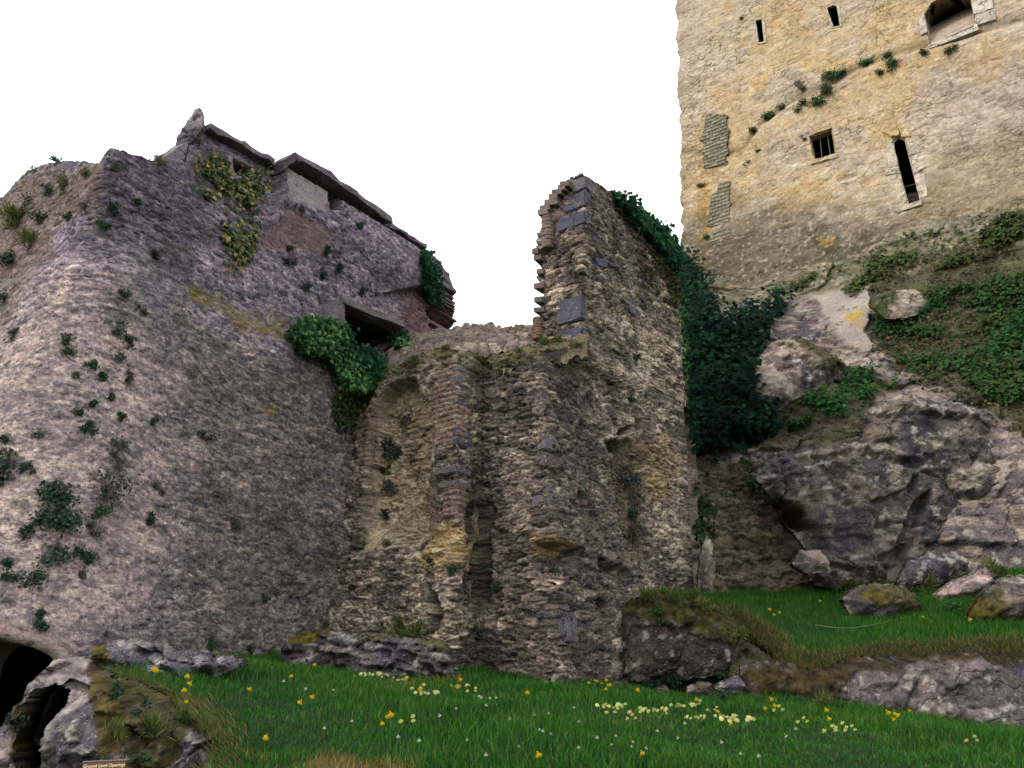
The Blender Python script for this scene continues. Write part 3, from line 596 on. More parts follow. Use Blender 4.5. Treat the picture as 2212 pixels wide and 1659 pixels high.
UEF = Plane(np.array(corner(L2, 8.0)) * (1, 1, 0), -DL)
brick_roll(1183, 470, 538, UEF, .115, 9, 1)
brick_roll(1163, 688, 735, UEF, .10, 8, 2, S(112, 86, 76))
# stepped ends of the broken brick courses
rng = np.random.RandomState(4); Vs = []; 
for k, (x, y) in enumerate([(1180, 452), (1190, 440), (1198, 428), (1206, 418), (1216, 408), (1222, 400), (1176, 462), (1200, 440), (1160, 545), (1164, 560), (1170, 590), (1168, 620), (1166, 650), (1168, 672)]):
    w = rng.uniform(7, 11); h = 5.5
    slab('brick' if k < 8 else 'broken_stone', [UEF.P(xx, yy) + UEF.n * .06 for xx, yy in ((x - w, y - h), (x + w, y - h * 1.3), (x + w, y + h * .7), (x - w, y + h))] + [UEF.P(xx, yy) - UEF.n * .2 for xx, yy in ((x - w, y - h), (x + w, y - h * 1.3), (x + w, y + h * .7), (x - w, y + h))],
         S(102, 88, 83) * rng.uniform(.75, 1.15) if k < 8 else S(88, 78, 74), M_BRICK, curt, bev=.008, seed=200 + k, sub=0)
# broken core behind: a slope of rubble rising to the ragged crest
pts = [(at(x, y, Y)) for x, y, Y in ((790, 880, 12.0), (830, 806, 11.9), (880, 772, 11.6), (940, 750, 11.3), (985, 753, 11.0), (1040, 768, 11.35), (1100, 757, 11.2), (1165, 740, 11.0), (1230, 735, 11.5),
       (860, 745, 12.6), (940, 728, 12.6), (960, 714, 12.7), (985, 709, 12.7), (1010, 700, 12.7), (1040, 705, 12.7), (1065, 703, 12.7), (1100, 712, 12.7), (1150, 706, 12.7))]
fz = tps([p[:2] for p in pts], [p[2] for p in pts], .02)
gx = np.arange(-2.7, 1.3, RES); gy = np.arange(10.75, 13.3, RES); X, Y = np.meshgrid(gx, gy, indexing='ij')
Z = fz(X, np.minimum(Y, 12.75)) - ss(Y, 12.72, 13.3) * 1.6; P = np.stack([X, Y, Z], -1)
F1, F2, r1, r2 = cells(X + .05 * fbm(P, 3, 2, 1), Y + Z + .05 * fbm(P, 3, 2, 2), .2, .13, 71)
e = ss(F2 - F1, .02, .3); P[..., 2] += .07 * (e - .6) + .12 * (r1 - .5) + .06 * fbm(P, 5, 4, 3)
cc = mix(S(110, 98, 84), pal(r2, PB) * (.8 + .5 * r1)[..., None], e); cc = mix(cc, S(76, 70, 42), ss(fbm(P, 1.8, 3, 5) + .6 * ss(Y, 12.2, 11.2), .25, .7) * .7)
px, py = proj(P); pxl = np.interp(Y, [10.75, 13.3], [0, 1])
frt = Y - (10.98 + np.maximum(0, -.75 - X) * .72 + ss(np.abs(X + .43), .35, 0) * .3); P[..., 2] -= .35 * ss(frt, .55, .05)
keep = (X > -2.55) & (X < 1.15) & (Y > 11.02 + .0 * X + np.maximum(0, -.75 - X) * .72 + ss(np.abs(X + .43), .35, 0) * .3)
sheet('rubble_core', P, keep, cc, M_STONE, curt)
# ------------------------------------------------------------------ great keep, upper right
KD = np.array((.83, -.557)); KP = Plane((5.30, 22.0, 14.2), KD, lean=.05)
keepo = empty('castle_keep', (10.0, 19.5, 11.0), 'towering lichen-stained stone castle keep with slit windows, high on the right', 'castle')
KRES = .034
a0 = KP.hit(1440, 300)[0] - .3; a1 = KP.hit(2320, 100)[0] + .8; b0 = KP.hit(1500, 720)[1] - .6; b1 = KP.hit(1460, -70)[1] + .5
ga = np.arange(a0, a1, KRES); gb = np.arange(-3.5, b1, KRES); A_, B_ = np.meshgrid(ga, gb, indexing='ij')
P = KP.pt(A_, B_); px, py = proj(P)
PK = [S(176, 152, 138), S(214, 190, 160), S(194, 166, 142), S(224, 206, 184), S(168, 148, 140)]
d, c, e, r1, r2, fine = masonry(P, A_, B_, 81, .62, .20, PK, S(214, 190, 158), relief=.018, rough=.006, big=.04, warp=.14, gap=.10, pits=.004)
k1 = fbm(P, .45, 4, 82); k2 = fbm(P, 1.6, 4, 83)
tt = np.clip(.55 + .8 * mottle(P, 70) + .3 * (r1 - .5), 0, 1); c = mix(c, pal(tt, [S(120, 102, 90), S(170, 148, 130), S(200, 178, 152), S(220, 202, 178), S(236, 222, 202)]), .8)
yl = ss(k1 + .45 * k2 + .3 * fbm(P, 9, 3, 72) + .25 * pm(px, py, [(1560, -50), (1950, -50), (2000, 120), (1950, 280), (1700, 300), (1600, 420), (1520, 560), (1470, 200)], 90), .08, .75)
c = mix(c, pal(.5 + .7 * fbm(P, 5, 4, 73), [S(196, 150, 76), S(214, 176, 108), S(222, 194, 140)]), yl * .7)
st1 = pm(px, py, [(1505, 330), (1530, 330), (1535, 480), (1525, 590), (1505, 590), (1510, 450)], 8, P, 14, 84); c = mix(c, S(206, 162, 80), st1 * .75)
st2 = pm(px, py, [(1640, 230), (1720, 240), (1830, 120), (1960, 130), (1990, 240), (1930, 280), (1780, 260), (1700, 300), (1640, 300)], 22, P, 45, 85); c = mix(c, S(212, 170, 96), st2 * .5)
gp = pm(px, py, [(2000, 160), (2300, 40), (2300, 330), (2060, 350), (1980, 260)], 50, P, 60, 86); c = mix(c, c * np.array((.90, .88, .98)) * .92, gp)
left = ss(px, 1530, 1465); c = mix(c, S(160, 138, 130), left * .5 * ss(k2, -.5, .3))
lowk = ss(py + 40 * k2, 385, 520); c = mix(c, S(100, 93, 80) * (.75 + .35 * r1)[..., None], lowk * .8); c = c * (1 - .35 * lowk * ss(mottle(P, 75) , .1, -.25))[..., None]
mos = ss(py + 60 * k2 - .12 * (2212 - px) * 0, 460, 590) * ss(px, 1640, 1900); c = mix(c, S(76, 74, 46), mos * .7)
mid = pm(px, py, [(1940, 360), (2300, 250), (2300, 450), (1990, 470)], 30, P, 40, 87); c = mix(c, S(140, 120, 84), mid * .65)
orange = pm(px, py, [(1770, 518), (1800, 515), (1805, 532), (1775, 535)], 5, P, 6, 88); c = mix(c, S(196, 152, 84), orange * .7)
jn = ss(fbm(P, (5, 5, 14), 4, 89), .34, .62) * ss(fbm(P, .8, 2, 90), -.5, .2); jn *= .5; ck_ = np.maximum(cracks(P, 96, (1.3, 1.3, 4.2), .05), cracks(P, 196, (2.6, 2.6, 8), .05) * ss(k2, -.1, .4)); d = d - .012 * jn - .015 * ck_; c = c * (1 - .35 * jn)[..., None] * (1 - .62 * ck_)[..., None]
hi = ss(fbm(P, (11, 11, 14), 3, 93), .3, .75); c = mix(c, S(236, 224, 200), hi * .4)
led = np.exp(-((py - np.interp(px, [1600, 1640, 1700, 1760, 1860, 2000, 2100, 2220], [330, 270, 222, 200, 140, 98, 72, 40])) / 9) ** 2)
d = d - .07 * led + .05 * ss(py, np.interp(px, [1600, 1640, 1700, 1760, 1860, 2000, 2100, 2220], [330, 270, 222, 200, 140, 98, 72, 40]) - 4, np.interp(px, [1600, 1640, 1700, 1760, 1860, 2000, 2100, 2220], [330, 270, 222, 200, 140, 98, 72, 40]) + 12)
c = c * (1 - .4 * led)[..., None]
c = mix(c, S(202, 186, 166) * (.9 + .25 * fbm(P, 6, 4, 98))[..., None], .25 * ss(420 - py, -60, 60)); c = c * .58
SLIT1 = [(1632, 44), (1645, 41), (1650, 89), (1639, 92)]; SLIT2 = [(1786, 17), (1799, 11), (1807, 12), (1814, 55), (1801, 58)]
SQW = [(1750, 298), (1796, 281), (1804, 333), (1761, 348)]; LONG = [(1928, 311), (1941, 298), (1954, 303), (1988, 436), (1958, 446)]
REC = [(1996, 34), (2011, 8), (2030, -3), (2093, -12), (2110, 54), (2010, 98), (2003, 68)]
for h in (SLIT1, SLIT2, SQW, LONG, REC): pass
EDGE = [(1463, -120), (1460, 0), (1466, 200), (1470, 400), (1473, 560), (1478, 640), (1490, 900), (2600, 900), (2600, -120)]
P2 = P + KP.n * d[..., None]; qx, qy = proj(P2)
keep = sdp(qx + 5 * fbm(P, (1, 1, 3), 3, 94), qy, EDGE) > 0
for h in (SLIT1, SLIT2, SQW, LONG, REC): keep &= sdp(px, py, h) < -.3
hd = np.max([sdp(px, py, h) for h in (SLIT1, SLIT2, SQW, LONG, REC)], axis=0); back = (-KP.n * 1.2 + np.array((.3, 0, 0))) * (.04 + .96 * ss(-hd, 10, 26))[..., None]
ck = ss(.18 + fbm(P, .55, 3, 97) + .35 * pm(px, py, [(1900, 180), (2300, 60), (2300, 400), (2000, 380)], 40) + .3 * pm(px, py, [(1550, 150), (1950, 20), (2000, 60), (1600, 260)], 40), -.25, .5)
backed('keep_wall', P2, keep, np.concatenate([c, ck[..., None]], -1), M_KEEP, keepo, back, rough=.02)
def window(name, poly, rimw, depth, fcol, pro=.05, label=None, split=None):
    """a stone surround proud of the wall, reveals, and the dark room behind"""
    ctr = KP.P(*np.mean(poly, 0)); w = empty(name, ctr); w.parent = keepo; w.location = Vector(ctr) - keepo.location
    if label: w['label'] = label
    n = len(poly); cx, cy = np.mean(poly, 0)
    outer = [(x + rimw * np.sign(x - cx) * random.uniform(.7, 1.3), y + .6 * rimw * np.sign(y - cy) * random.uniform(.7, 1.3)) for x, y in poly]
    V = []
    for (x, y) in poly: V.append(KP.P(x, y) + KP.n * (pro - .015))
    for (x, y) in outer: V.append(KP.P(x, y) + KP.n * pro)
    for (x, y) in outer: V.append(KP.P(x, y) - KP.n * .1)
    for (x, y) in poly: V.append(KP.P(x, y) - KP.n * depth)
    i = np.arange(n); j = (i + 1) % n
    fs = [np.stack([i, j, j + n, i + n], -1), np.stack([i + n, j + n, j + 2 * n, i + 2 * n], -1), np.stack([i, j, j + 3 * n, i + 3 * n], -1)]
    mesh_obj('frame', np.array(V), fs, fcol, M_KEEP, w, smooth=False)
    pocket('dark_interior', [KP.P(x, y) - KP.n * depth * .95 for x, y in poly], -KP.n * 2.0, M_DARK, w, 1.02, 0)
    return w
random.seed(3)
FR = S(206, 190, 170) * .62
window('slit_window', SLIT1, 6, .07, FR * .92, .012); window('slit_window', SLIT2, 5, .08, FR * .9, .012)
sq = window('square_window', SQW, 4, .2, S(190, 160, 120) * .6, .02)
lw = window('lancet_window', LONG, 9, .05, S(220, 206, 186) * .6, .04)
def bar(poly2, r, par):
    p, q = [KP.P(x, y) - KP.n * .16 for x, y in poly2]; ax = (q - p) / np.linalg.norm(q - p); s = np.cross(ax, KP.n); t = np.cross(ax, s)
    A = np.linspace(0, 2 * math.pi, 9)[:-1]; ring = np.outer(np.cos(A), s) * r + np.outer(np.sin(A), t) * r; i = np.arange(8)
    return mesh_obj('bar', np.concatenate([p + ring, q + ring]), np.stack([i, (i + 1) % 8, (i + 1) % 8 + 8, i + 8], -1), S(90, 92, 98), M_IRON, par)
bar([(1768, 286), (1774, 350)], .014, sq); bar([(1784, 280), (1793, 345)], .014, sq)
for y, x in ((395, 1960), (424, 1970)): bar([(x - 14, y + 3), (x + 22, y - 6)], .011, lw)
# carved head over the lancet, and pale jamb stones
def kslab(name, quad, fr, bk, col, seed, par, mat=None, **k):
    f4 = [KP.P(x, y) + KP.n * fr for x, y in quad]; b4 = [KP.P(x, y) - KP.n * bk for x, y in quad]
    return slab(name, f4 + b4, col, mat or M_KEEP, par, seed=seed, **k)
kslab('carved_hood', [(1905, 292), (1938, 280), (1944, 298), (1928, 302)], .16, .1, S(206, 176, 130) * .55, 300, lw, jit=.02, bev=.03)
kslab('carved_hood', [(1941, 280), (1962, 276), (1970, 300), (1950, 300)], .12, .1, S(206, 182, 140) * .55, 301, lw, jit=.02, bev=.03)
for k, q in enumerate([[(1917, 318), (1931, 313), (1942, 360), (1920, 366)], [(1914, 368), (1943, 361), (1945, 378), (1912, 383)], [(1924, 380), (1946, 378), (1962, 446), (1938, 452)], [(1958, 300), (1986, 292), (1996, 330), (1966, 338)], [(1968, 340), (2010, 335), (2008, 362), (1974, 380)], [(1976, 382), (2000, 372), (2004, 428), (1988, 434)]]):
    kslab('jamb_stone', q, .075, .1, S(214, 200, 180) * random.uniform(.5, .6), 310 + k, lw, bev=.02, jit=.015)
kslab('sill', [(1938, 455), (1992, 436), (1994, 446), (1940, 464)], .12, .15, S(210, 196, 176) * .6, 320, lw)
kslab('sill', [(1752, 350), (1812, 334), (1814, 342), (1752, 358)], .10, .15, S(206, 186, 150) * .6, 321, sq, jit=.02)
# deep chute opening with sloping floor
rc = empty('chute_opening', KP.P(2050, 50)); rc.parent = keepo; rc.location = Vector(KP.P(2050, 50)) - keepo.location
ip = [KP.P(x, y) for x, y in REC]; DP = [(2006, 36), (2016, 16), (2034, 6), (2088, -2), (2097, 14), (2012, 58), (2008, 50)]; KB = Plane(KP.O - KP.n * .9, KD, lean=.05); dp = [KB.P(x, y) for x, y in DP]
n = len(REC); i = np.arange(n); j = (i + 1) % n
mesh_obj('recess', np.array([p + KP.n * .03 for p in ip] + dp), np.stack([i, j, j + n, i + n], -1), S(196, 176, 158) * .55, M_KEEP, rc, smooth=False)
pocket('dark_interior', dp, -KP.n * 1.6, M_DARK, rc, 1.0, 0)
for k, q in enumerate([[(1985, 40), (1997, 34), (2004, 72), (1990, 78)], [(2096, -8), (2140, -20), (2146, 20), (2104, 34)], [(2106, 36), (2150, 22), (2152, 44), (2112, 56)], [(2006, 100), (2112, 57), (2116, 66), (2008, 108)]]):
    kslab('jamb_stone', q, .06, .1, S(206, 196, 186) * .6, 330 + k, rc)
# thin slates hung as repairs near the corner
for k, poly in enumerate(([(1530, 247), (1569, 250), (1575, 285), (1571, 357), (1523, 367), (1519, 303)], [(1555, 397), (1578, 393), (1580, 474), (1566, 488), (1530, 492), (1541, 428)], [(1544, 500), (1580, 496), (1580, 517), (1534, 528)])):
    h = [KP.hit(x, y) for x, y in poly]; aa = np.arange(min(q[0] for q in h) - .05, max(q[0] for q in h) + .05, .02); bb = np.arange(min(q[1] for q in h) - .05, max(q[1] for q in h) + .05, .02)
    X, Y = np.meshgrid(aa, bb, indexing='ij'); Pq = KP.pt(X, Y); sx, sy = proj(Pq)
    row = Y / .13 + .25 * fbm(Pq, 2, 2, 3); fr = row - np.floor(row); j = np.floor(row).astype(int); ii = np.floor(X / .22 + .5 * (j % 2)); rr = _h(ii.astype(np.int64), j.astype(np.int64), j.astype(np.int64) * 0, 5)
    fx = X / .22 + .5 * (j % 2) - ii
    dd = .05 + .035 * (1 - fr) + .02 * (rr - .5) - .02 * (np.minimum(fx, 1 - fx) < .05)
    cc = S(140, 134, 116)[None, None] * (.42 + .32 * rr)[..., None] * (1 - .35 * ((fr > .82) | (np.minimum(fx, 1 - fx) < .05)))[..., None]
    kk = sdp(sx + 4 * fbm(Pq, 5, 2, 6), sy, poly) > 0
    sheet('slate_patch', Pq + KP.n * dd[..., None], kk, cc, M_BLOCK, keepo, back=-KP.n * .25, segs=1, rough=0)

# ------------------------------------------------------------------ the ground
def hfield(pts):
    pts = [np.array(p) for p in pts]; return tps([p[:2] for p in pts], [p[2] for p in pts], .01)
bank_pts = [at(1106, 1659, 6), at(530, 1640, 6), at(430, 1560, 6.5), at(250, 1462, 7.5), at(400, 1425, 8.6), at(620, 1440, 9.6), at(800, 1455, 10), at(1000, 1462, 10.6), at(1200, 1482, 10.4), at(1375, 1488, 11.6), at(1500, 1505, 11.2), at(1620, 1515, 10.8), at(1800, 1530, 10.6), at(1950, 1550, 10.4), at(2212, 1590, 10.2), at(1800, 1650, 6.5), at(2212, 1659, 6.3),
            (0, 5, .98), (3, 5, .78), (-2, 5, 1.0), (-4, 12, 2.1), (0, 13, 2.2), (4, 14, 2.0), (9, 12, 1.1), (9, 7, .7)]
bankz = hfield(bank_pts)
ter_pts = [at(1590, 1325, 12.4), at(1650, 1400, 11.7), at(1750, 1432, 11.2), at(1900, 1402, 11.2), at(2212, 1392, 11.0), at(1510, 1284, 14.0), at(1650, 1288, 14.8), at(1790, 1285, 15.0), at(1950, 1278, 14.2), at(2212, 1250, 13.4), at(1420, 1284, 12.6), at(1850, 1345, 12.6), at(2100, 1340, 12.2), (9.5, 11, 2.2), (10, 14, 3.6), (2.2, 13.6, 3.0)]
terz = hfield(ter_pts)
def ground_h(X, Y):
    """earth away from the bank"""
    P3 = np.stack([X, Y, X * 0], -1); return .25 * fbm(P3, .12, 3, 500) * ss(np.hypot(X, Y), 12, 60)
g = np.concatenate([-np.geomspace(400, 14, 22), np.linspace(-13, 13, 40), np.geomspace(14, 400, 22)]); X, Y = np.meshgrid(g, g, indexing='ij'); Z = ground_h(X, Y) - .02
P = np.stack([X, Y, Z], -1); tag(sheet('ground', P, np.ones(X.shape, bool), mix(S(40, 62, 26), S(84, 80, 50), ss(fbm(P, .2, 3, 7), 0, .6)), M_SOIL), kind='structure')
TER_OUT = [(2.35, 12.25), (2.75, 12.55), (3.3, 12.45), (3.75, 12.0), (3.72, 11.62), (4.1, 11.25), (5.0, 11.22), (6.1, 11.1), (7.2, 11.05), (10.5, 10.9), (12, 16.5), (2.4, 16), (1.5, 13.3)]
def terdist(X, Y): return sdp(X, Y, TER_OUT)
gx = np.arange(-4.5, 10.5, .05); gy = np.arange(3.4, 14, .05); X, Y = np.meshgrid(gx, gy, indexing='ij')
def bank_h(X, Y):
    z = bankz(X, Y); z = np.minimum(z, .15 + .95 * (Y - 3.6)); P3 = np.stack([X, Y, X * 0], -1)
    return z + .05 * fbm(P3, 1.3, 3, 501) + .02 * fbm(P3, 5, 2, 502)
Z = bank_h(X, Y); P = np.stack([X, Y, Z], -1)
BANK_OUT = [(-1.75, 4.9), (-2.05, 6.1), (-2.5, 6.7), (-3.1, 7.2), (-3.9, 7.8), (-4.3, 8.3), (-3.9, 14), (10.6, 14), (10.6, 3.3), (-1.4, 3.3)]
straw = ss((fbm(P, .9, 4, 503) - .05) * ss(X, .3, -.8) + .5 * pm(*proj(P), [(560, 1560), (700, 1530), (760, 1600), (760, 1659), (560, 1659)], 60) + .4 * pm(*proj(P), [(440, 1440), (600, 1450), (640, 1500), (480, 1490)], 40), .3, .7)
tag(sheet('grass_bank', P, sdp(X, Y, BANK_OUT) > 0, mix(S(22, 40, 16), S(74, 66, 34), straw), M_SOIL), kind='structure')
gx = np.arange(1.4, 11.5, .05); gy = np.arange(10.9, 16.4, .05); X, Y = np.meshgrid(gx, gy, indexing='ij')
def terr_h(X, Y):
    P3 = np.stack([X, Y, X * 0], -1); return terz(X, Y) - .25 * ss(terdist(X, Y), .14, 0) + .04 * fbm(P3, 1.6, 3, 505)
P = np.stack([X, Y, terr_h(X, Y)], -1)
tag(sheet('grass_terrace', P, terdist(X, Y) > 0, mix(S(20, 44, 14), S(70, 62, 30), ss(terdist(X, Y), .14, .02)), M_SOIL, back=np.array((0, .1, -.7)), segs=2), kind='structure')

# ------------------------------------------------------------------ natural cliff under the keep
def kk_(px_, py_, off=.3): 
    p = KP.P(px_, py_) + KP.n * off; return p
cl = [at(1500, 1285, 14.3), at(1650, 1292, 15.2), at(1790, 1292, 15.3), at(1950, 1278, 14.8), at(2212, 1240, 13.9), at(1530, 1100, 15.2), at(1560, 960, 16.2), at(1600, 800, 17.6), at(1550, 700, 18.6), at(1640, 1000, 16.0), at(1680, 900, 16.4), at(1750, 870, 16.2), at(1900, 960, 15.6), at(2212, 950, 14.4), at(1850, 1150, 15.4), at(2100, 1100, 14.6),
      at(1850, 830, 16.6), at(1960, 820, 16.4), at(2100, 850, 15.4), at(2212, 890, 14.9), at(1950, 730, 17.2), at(2100, 720, 16.4), at(2212, 700, 16.0), at(1850, 700, 17.6), at(1720, 690, 18.6)]
for x, y in ((1480, 585), (1560, 625), (1640, 640), (1720, 615), (1800, 590), (1900, 555), (2000, 520), (2100, 490), (2212, 455), (2320, 430)): cl.append(kk_(x, y, .25))
cl += [kk_(1480, 480, -.5), kk_(1700, 480, -.6), kk_(1900, 420, -.6), kk_(2212, 330, -.6), at(2350, 1240, 13.4), at(2350, 900, 14.2), at(2350, 650, 15.6)]
cy = tps([(p[0], p[2]) for p in cl], [p[1] for p in cl], .02)
CRES = .028; gx = np.arange(2.6, 14.2, CRES); gz = np.arange(2.3, 14.6, CRES); X, Z = np.meshgrid(gx, gz, indexing='ij')
Yc = cy(X, Z); P = np.stack([X, Yc, Z], -1); px, py = proj(P)
veg = pm(px, py, [(1880, 560), (2300, 470), (2700, 420), (2700, 1010), (2300, 960), (2190, 940), (2080, 870), (1990, 850), (1930, 780), (1880, 720), (1870, 640)], 30, P, 40, 600)
low = pm(px, py, [(1490, 990), (1620, 1000), (1690, 1130), (1750, 1200), (1760, 1300), (1490, 1300)], 20, P, 25, 601)
F1, F2, r1, r2 = cells(X + .25 * fbm(P, 1.2, 3, 602), Z + .2 * fbm(P, 1.2, 3, 603), .9, .55, 604); e = ss(F2 - F1, .0, .22)
F1b, F2b, q1, q2 = cells(X + .08 * fbm(P, 3, 2, 605), Z + .06 * fbm(P, 3, 2, 606), .3, .12, 607); eb = ss(F2b - F1b, .02, .25)
ff, e, r1, r2 = facets(X + .3 * fbm(P, 1.0, 4, 602), Z + .25 * fbm(P, 1.0, 4, 603), 1.0, .7, 604)
disp = .30 * ff * (1 - low) + .05 * (e - 1) * (1 - low) + low * (.05 * (eb - .6) + .09 * (q1 - .5) + .05 * fbm(P, (5, 5, 12), 4, 620)) + .16 * fbm(P, 1.3, 4, 608) + .05 * fbm(P, (5, 5, 9), 4, 609)
disp = disp * (1 - .5 * veg)
c = pal(r2 * .6 + .4 * q2, [S(92, 82, 80), S(118, 106, 98), S(84, 76, 78), S(128, 114, 104), S(100, 88, 82)])
c = mix(c, pal(q2, [S(58, 52, 38), S(82, 74, 54), S(66, 60, 46)]) * (.8 + .3 * eb)[..., None], low * .9)
c = c * (1 + .9 * mottle(P, 633))[..., None]; wet = ss(fbm(P, (1.4, 1.4, .5), 3, 610), .25, .6); c = mix(c, S(56, 52, 62), wet * .6 * (1 - low))
lich = ss(fbm(P, 7, 4, 611), .3, .6); c = mix(c, S(158, 148, 138), lich * .5 * (1 - low))
c = mix(c, pal(.5 + .8 * mottle(P, 632), [S(34, 36, 22), S(58, 56, 36), S(78, 72, 48)]), veg * .9)
keepy = ss(np.interp(px, [1480, 1720, 1850, 2000, 2212], [680, 655, 625, 580, 530]) - py + 18 * fbm(P, 1.5, 3, 630), -12, 12); tk = np.clip(.5 + mottle(P, 631) + .2 * (q1 - .5), 0, 1); c = mix(c, pal(tk, [S(50, 48, 38), S(84, 80, 64), S(110, 102, 84), S(140, 130, 110)]), keepy * .95); disp = disp * (1 - .6 * keepy)
gl = pm(px, py, [(1600, 960), (1720, 860), (1860, 800), (1930, 830), (1870, 900), (1850, 960), (1700, 975)], 12, P, 20, 613); c = mix(c, S(70, 66, 40), gl * .7)
plas = pm(px, py, [(1752, 642), (1810, 630), (1868, 628), (1885, 660), (1865, 720), (1898, 752), (1868, 772), (1830, 755), (1790, 700)], 5, P, 7, 614)
disp = np.where(plas > .3, disp * (1 - plas) + plas * (.12 + .02 * fbm(P, 2, 2, 3)), disp)
c = mix(c, S(136, 128, 120) * (.9 + .12 * fbm(P, 2, 3, 615))[..., None], plas * .95)
yl = pm(px, py, [(1822, 690), (1845, 668), (1865, 672), (1858, 700), (1872, 712), (1850, 718), (1825, 705)], 5, P, 14, 616) + pm(px, py, [(1840, 745), (1890, 738), (1885, 750), (1845, 752)], 4, P, 8, 616)
c = mix(c, S(150, 128, 72), np.clip(yl, 0, 1) * .85 * ss(fbm(P, 9, 4, 640), -.35, .1))
P2 = P.copy(); P2[..., 1] -= disp
keep = (Yc < 24) & (py > 400)
tag(sheet('cliff', P2, keep, np.concatenate([c, (1 - plas)[..., None]], -1), M_ROCK), kind='structure')

# ------------------------------------------------------------------ boulders and outcrops
def crag(name, label, poly, Y, thick, seed, cols, rel=.10, strata=None, slope=0.0, res=None, moss=None, mosscol=S(70, 64, 24), dents=(), cat='rock', sharp=.55, group=None, tilt=0.0, lich=.5, mat=None, parent=None, holes=(), edge=1.0, fs=1.0, stains=()):
    """a rock with a traced front outline: real bulging front and back joined at the border"""
    poly = np.array(poly, float)
    pts = np.array([at(x, y, Y) for x, y in poly]); res = res or Y * .0019
    gx = np.arange(pts[:, 0].min() - .15, pts[:, 0].max() + .15, res); gz = np.arange(pts[:, 2].min() - .15, pts[:, 2].max() + .15, res)
    X, Z = np.meshgrid(gx, gz, indexing='ij'); P = np.stack([X, np.full(X.shape, float(Y)), Z], -1)
    xw = X + edge * .05 * fbm(P, 2.5, 3, seed) + .015 * fbm(P, 12, 2, seed); zw = Z + edge * .05 * fbm(P, 2.5, 3, seed + 1) + .015 * fbm(P, 12, 2, seed + 1)
    s = sdp(xw, zw, pts[:, [0, 2]]); keep = s > 0
    hx, hy = proj(P)
    for q in holes: keep &= sdp(hx + 6 * fbm(P, 4, 3, seed), hy, q) < 0
    t = np.clip(s / thick, 0, 1); prof = thick * (1 - (1 - t) ** 2) ** sharp
    front = Y - prof * .9 + slope * (Z - pts[:, 2].min()) + tilt * (X - pts[:, 0].mean())
    P[..., 1] = front; dd = 0; crack = 0
    if strata:
        ca, sa_, su, sv = math.cos(R(strata[0])), math.sin(R(strata[0])), strata[1], strata[2]
        u = X * ca + Z * sa_; v = -X * sa_ + Z * ca
        f1, e, r1, r2 = facets(u + .1 * fbm(P, 2, 3, seed + 3), v + .05 * fbm(P, 2.2, 3, seed + 4), su, sv, seed + 5)
        dd = rel * (1.0 * f1 + .3 * (e - 1)) + rel * .3 * fbm(P, (7, 7, 12), 4, seed + 6)
    else:
        f1, e, r1, r2 = facets(X + .22 * fbm(P, 1.3, 4, seed + 3), Z + .22 * fbm(P, 1.3, 4, seed + 4), fs * (3.2 * rel + .4), fs * (2.6 * rel + .3), seed + 5); f2, e2, q1, q2 = facets(X + .1 * fbm(P, 3, 3, seed + 21), Z + .1 * fbm(P, 3, 3, seed + 22), fs * (1.1 * rel + .1), fs * (.8 * rel + .08), seed + 23)
        dd = rel * .8 * f1 + rel * .3 * f2 + rel * .22 * (e - 1) * (fbm(P, 1, 2, seed + 24) > -.1) + rel * .6 * fbm(P, 1.2, 3, seed + 6) + (.01 + rel * .12) * fbm(P, (8, 8, 11), 4, seed + 7)
    c = pal(np.clip(r2 * .6 + .2 + .25 * fbm(P, 3, 3, seed + 8), 0, 1), cols) * (.85 + .3 * fbm(P, 9, 3, seed + 9))[..., None]
    c = c * (1 + .95 * mottle(P, seed + 30))[..., None] * (1 - .5 * cracks(P, seed + 33, (2, 2, 2.6), .035))[..., None]
    c = mix(c, S(46, 44, 56), ss(fbm(P, (2.2, 2.2, .9), 3, seed + 10), .25, .6) * .7)
    c = mix(c, S(160, 153, 145), ss(fbm(P, 9, 4, seed + 11), .28, .6) * lich)
    px, py = proj(P)
    for q in stains: c = mix(c, S(44, 43, 54), .75 * pm(px, py, q, 14, P, 26, seed + 17) * ss(fbm(P, (5, 5, 2), 3, seed + 18), -.6, .2))
    for q, dep, sf in dents:
        h = pm(px, py, q, sf, P, sf, seed + 12); dd = dd - dep * h; 
    if moss is not None:
        m = 0
        for q in (moss if isinstance(moss, list) and isinstance(moss[0], list) else [moss]): m = np.maximum(m, pm(px, py, q, 9, P, 22, seed + 13))
        m = m * ss(fbm(P, 6, 3, seed + 14) + .8 * m, -.4, .3); c = mix(c, np.asarray(mosscol) * (.8 + .7 * fbm(P, 14, 3, seed + 15) + .5 * fbm(P, 40, 2, seed + 16))[..., None], m * .93); dd = dd + .02 * m + .025 * m * fbm(P, 11, 4, seed + 19)
    P[..., 1] = front - dd * ss(s, 0, .08)
    c = np.concatenate([c, (1 - (m if moss is not None else np.zeros(X.shape)))[..., None]], -1)
    f = gridfaces(*X.shape, keep); V, f, c2, used = compact(P.reshape(-1, 3), f, c.reshape(-1, 4))
    st = s.reshape(-1)[used]; e = np.concatenate([f[:, [0, 1]], f[:, [1, 2]], f[:, [2, 3]], f[:, [3, 0]]]); es = np.sort(e, 1)
    _, inv, cnt = np.unique(es[:, 0].astype(np.int64) * len(V) + es[:, 1], return_inverse=True, return_counts=True); be = e[cnt[inv] == 1]
    gx_, gz_ = np.gradient(s, res); gl = np.hypot(gx_, gz_) + 1e-6; bv = np.unique(be); gx1 = (gx_ / gl).reshape(-1)[used][bv]; gz1 = (gz_ / gl).reshape(-1)[used][bv]; sh = np.clip(st[bv], 0, res * 1.5)
    if not len(holes): V[bv, 0] -= gx1 * sh; V[bv, 2] -= gz1 * sh
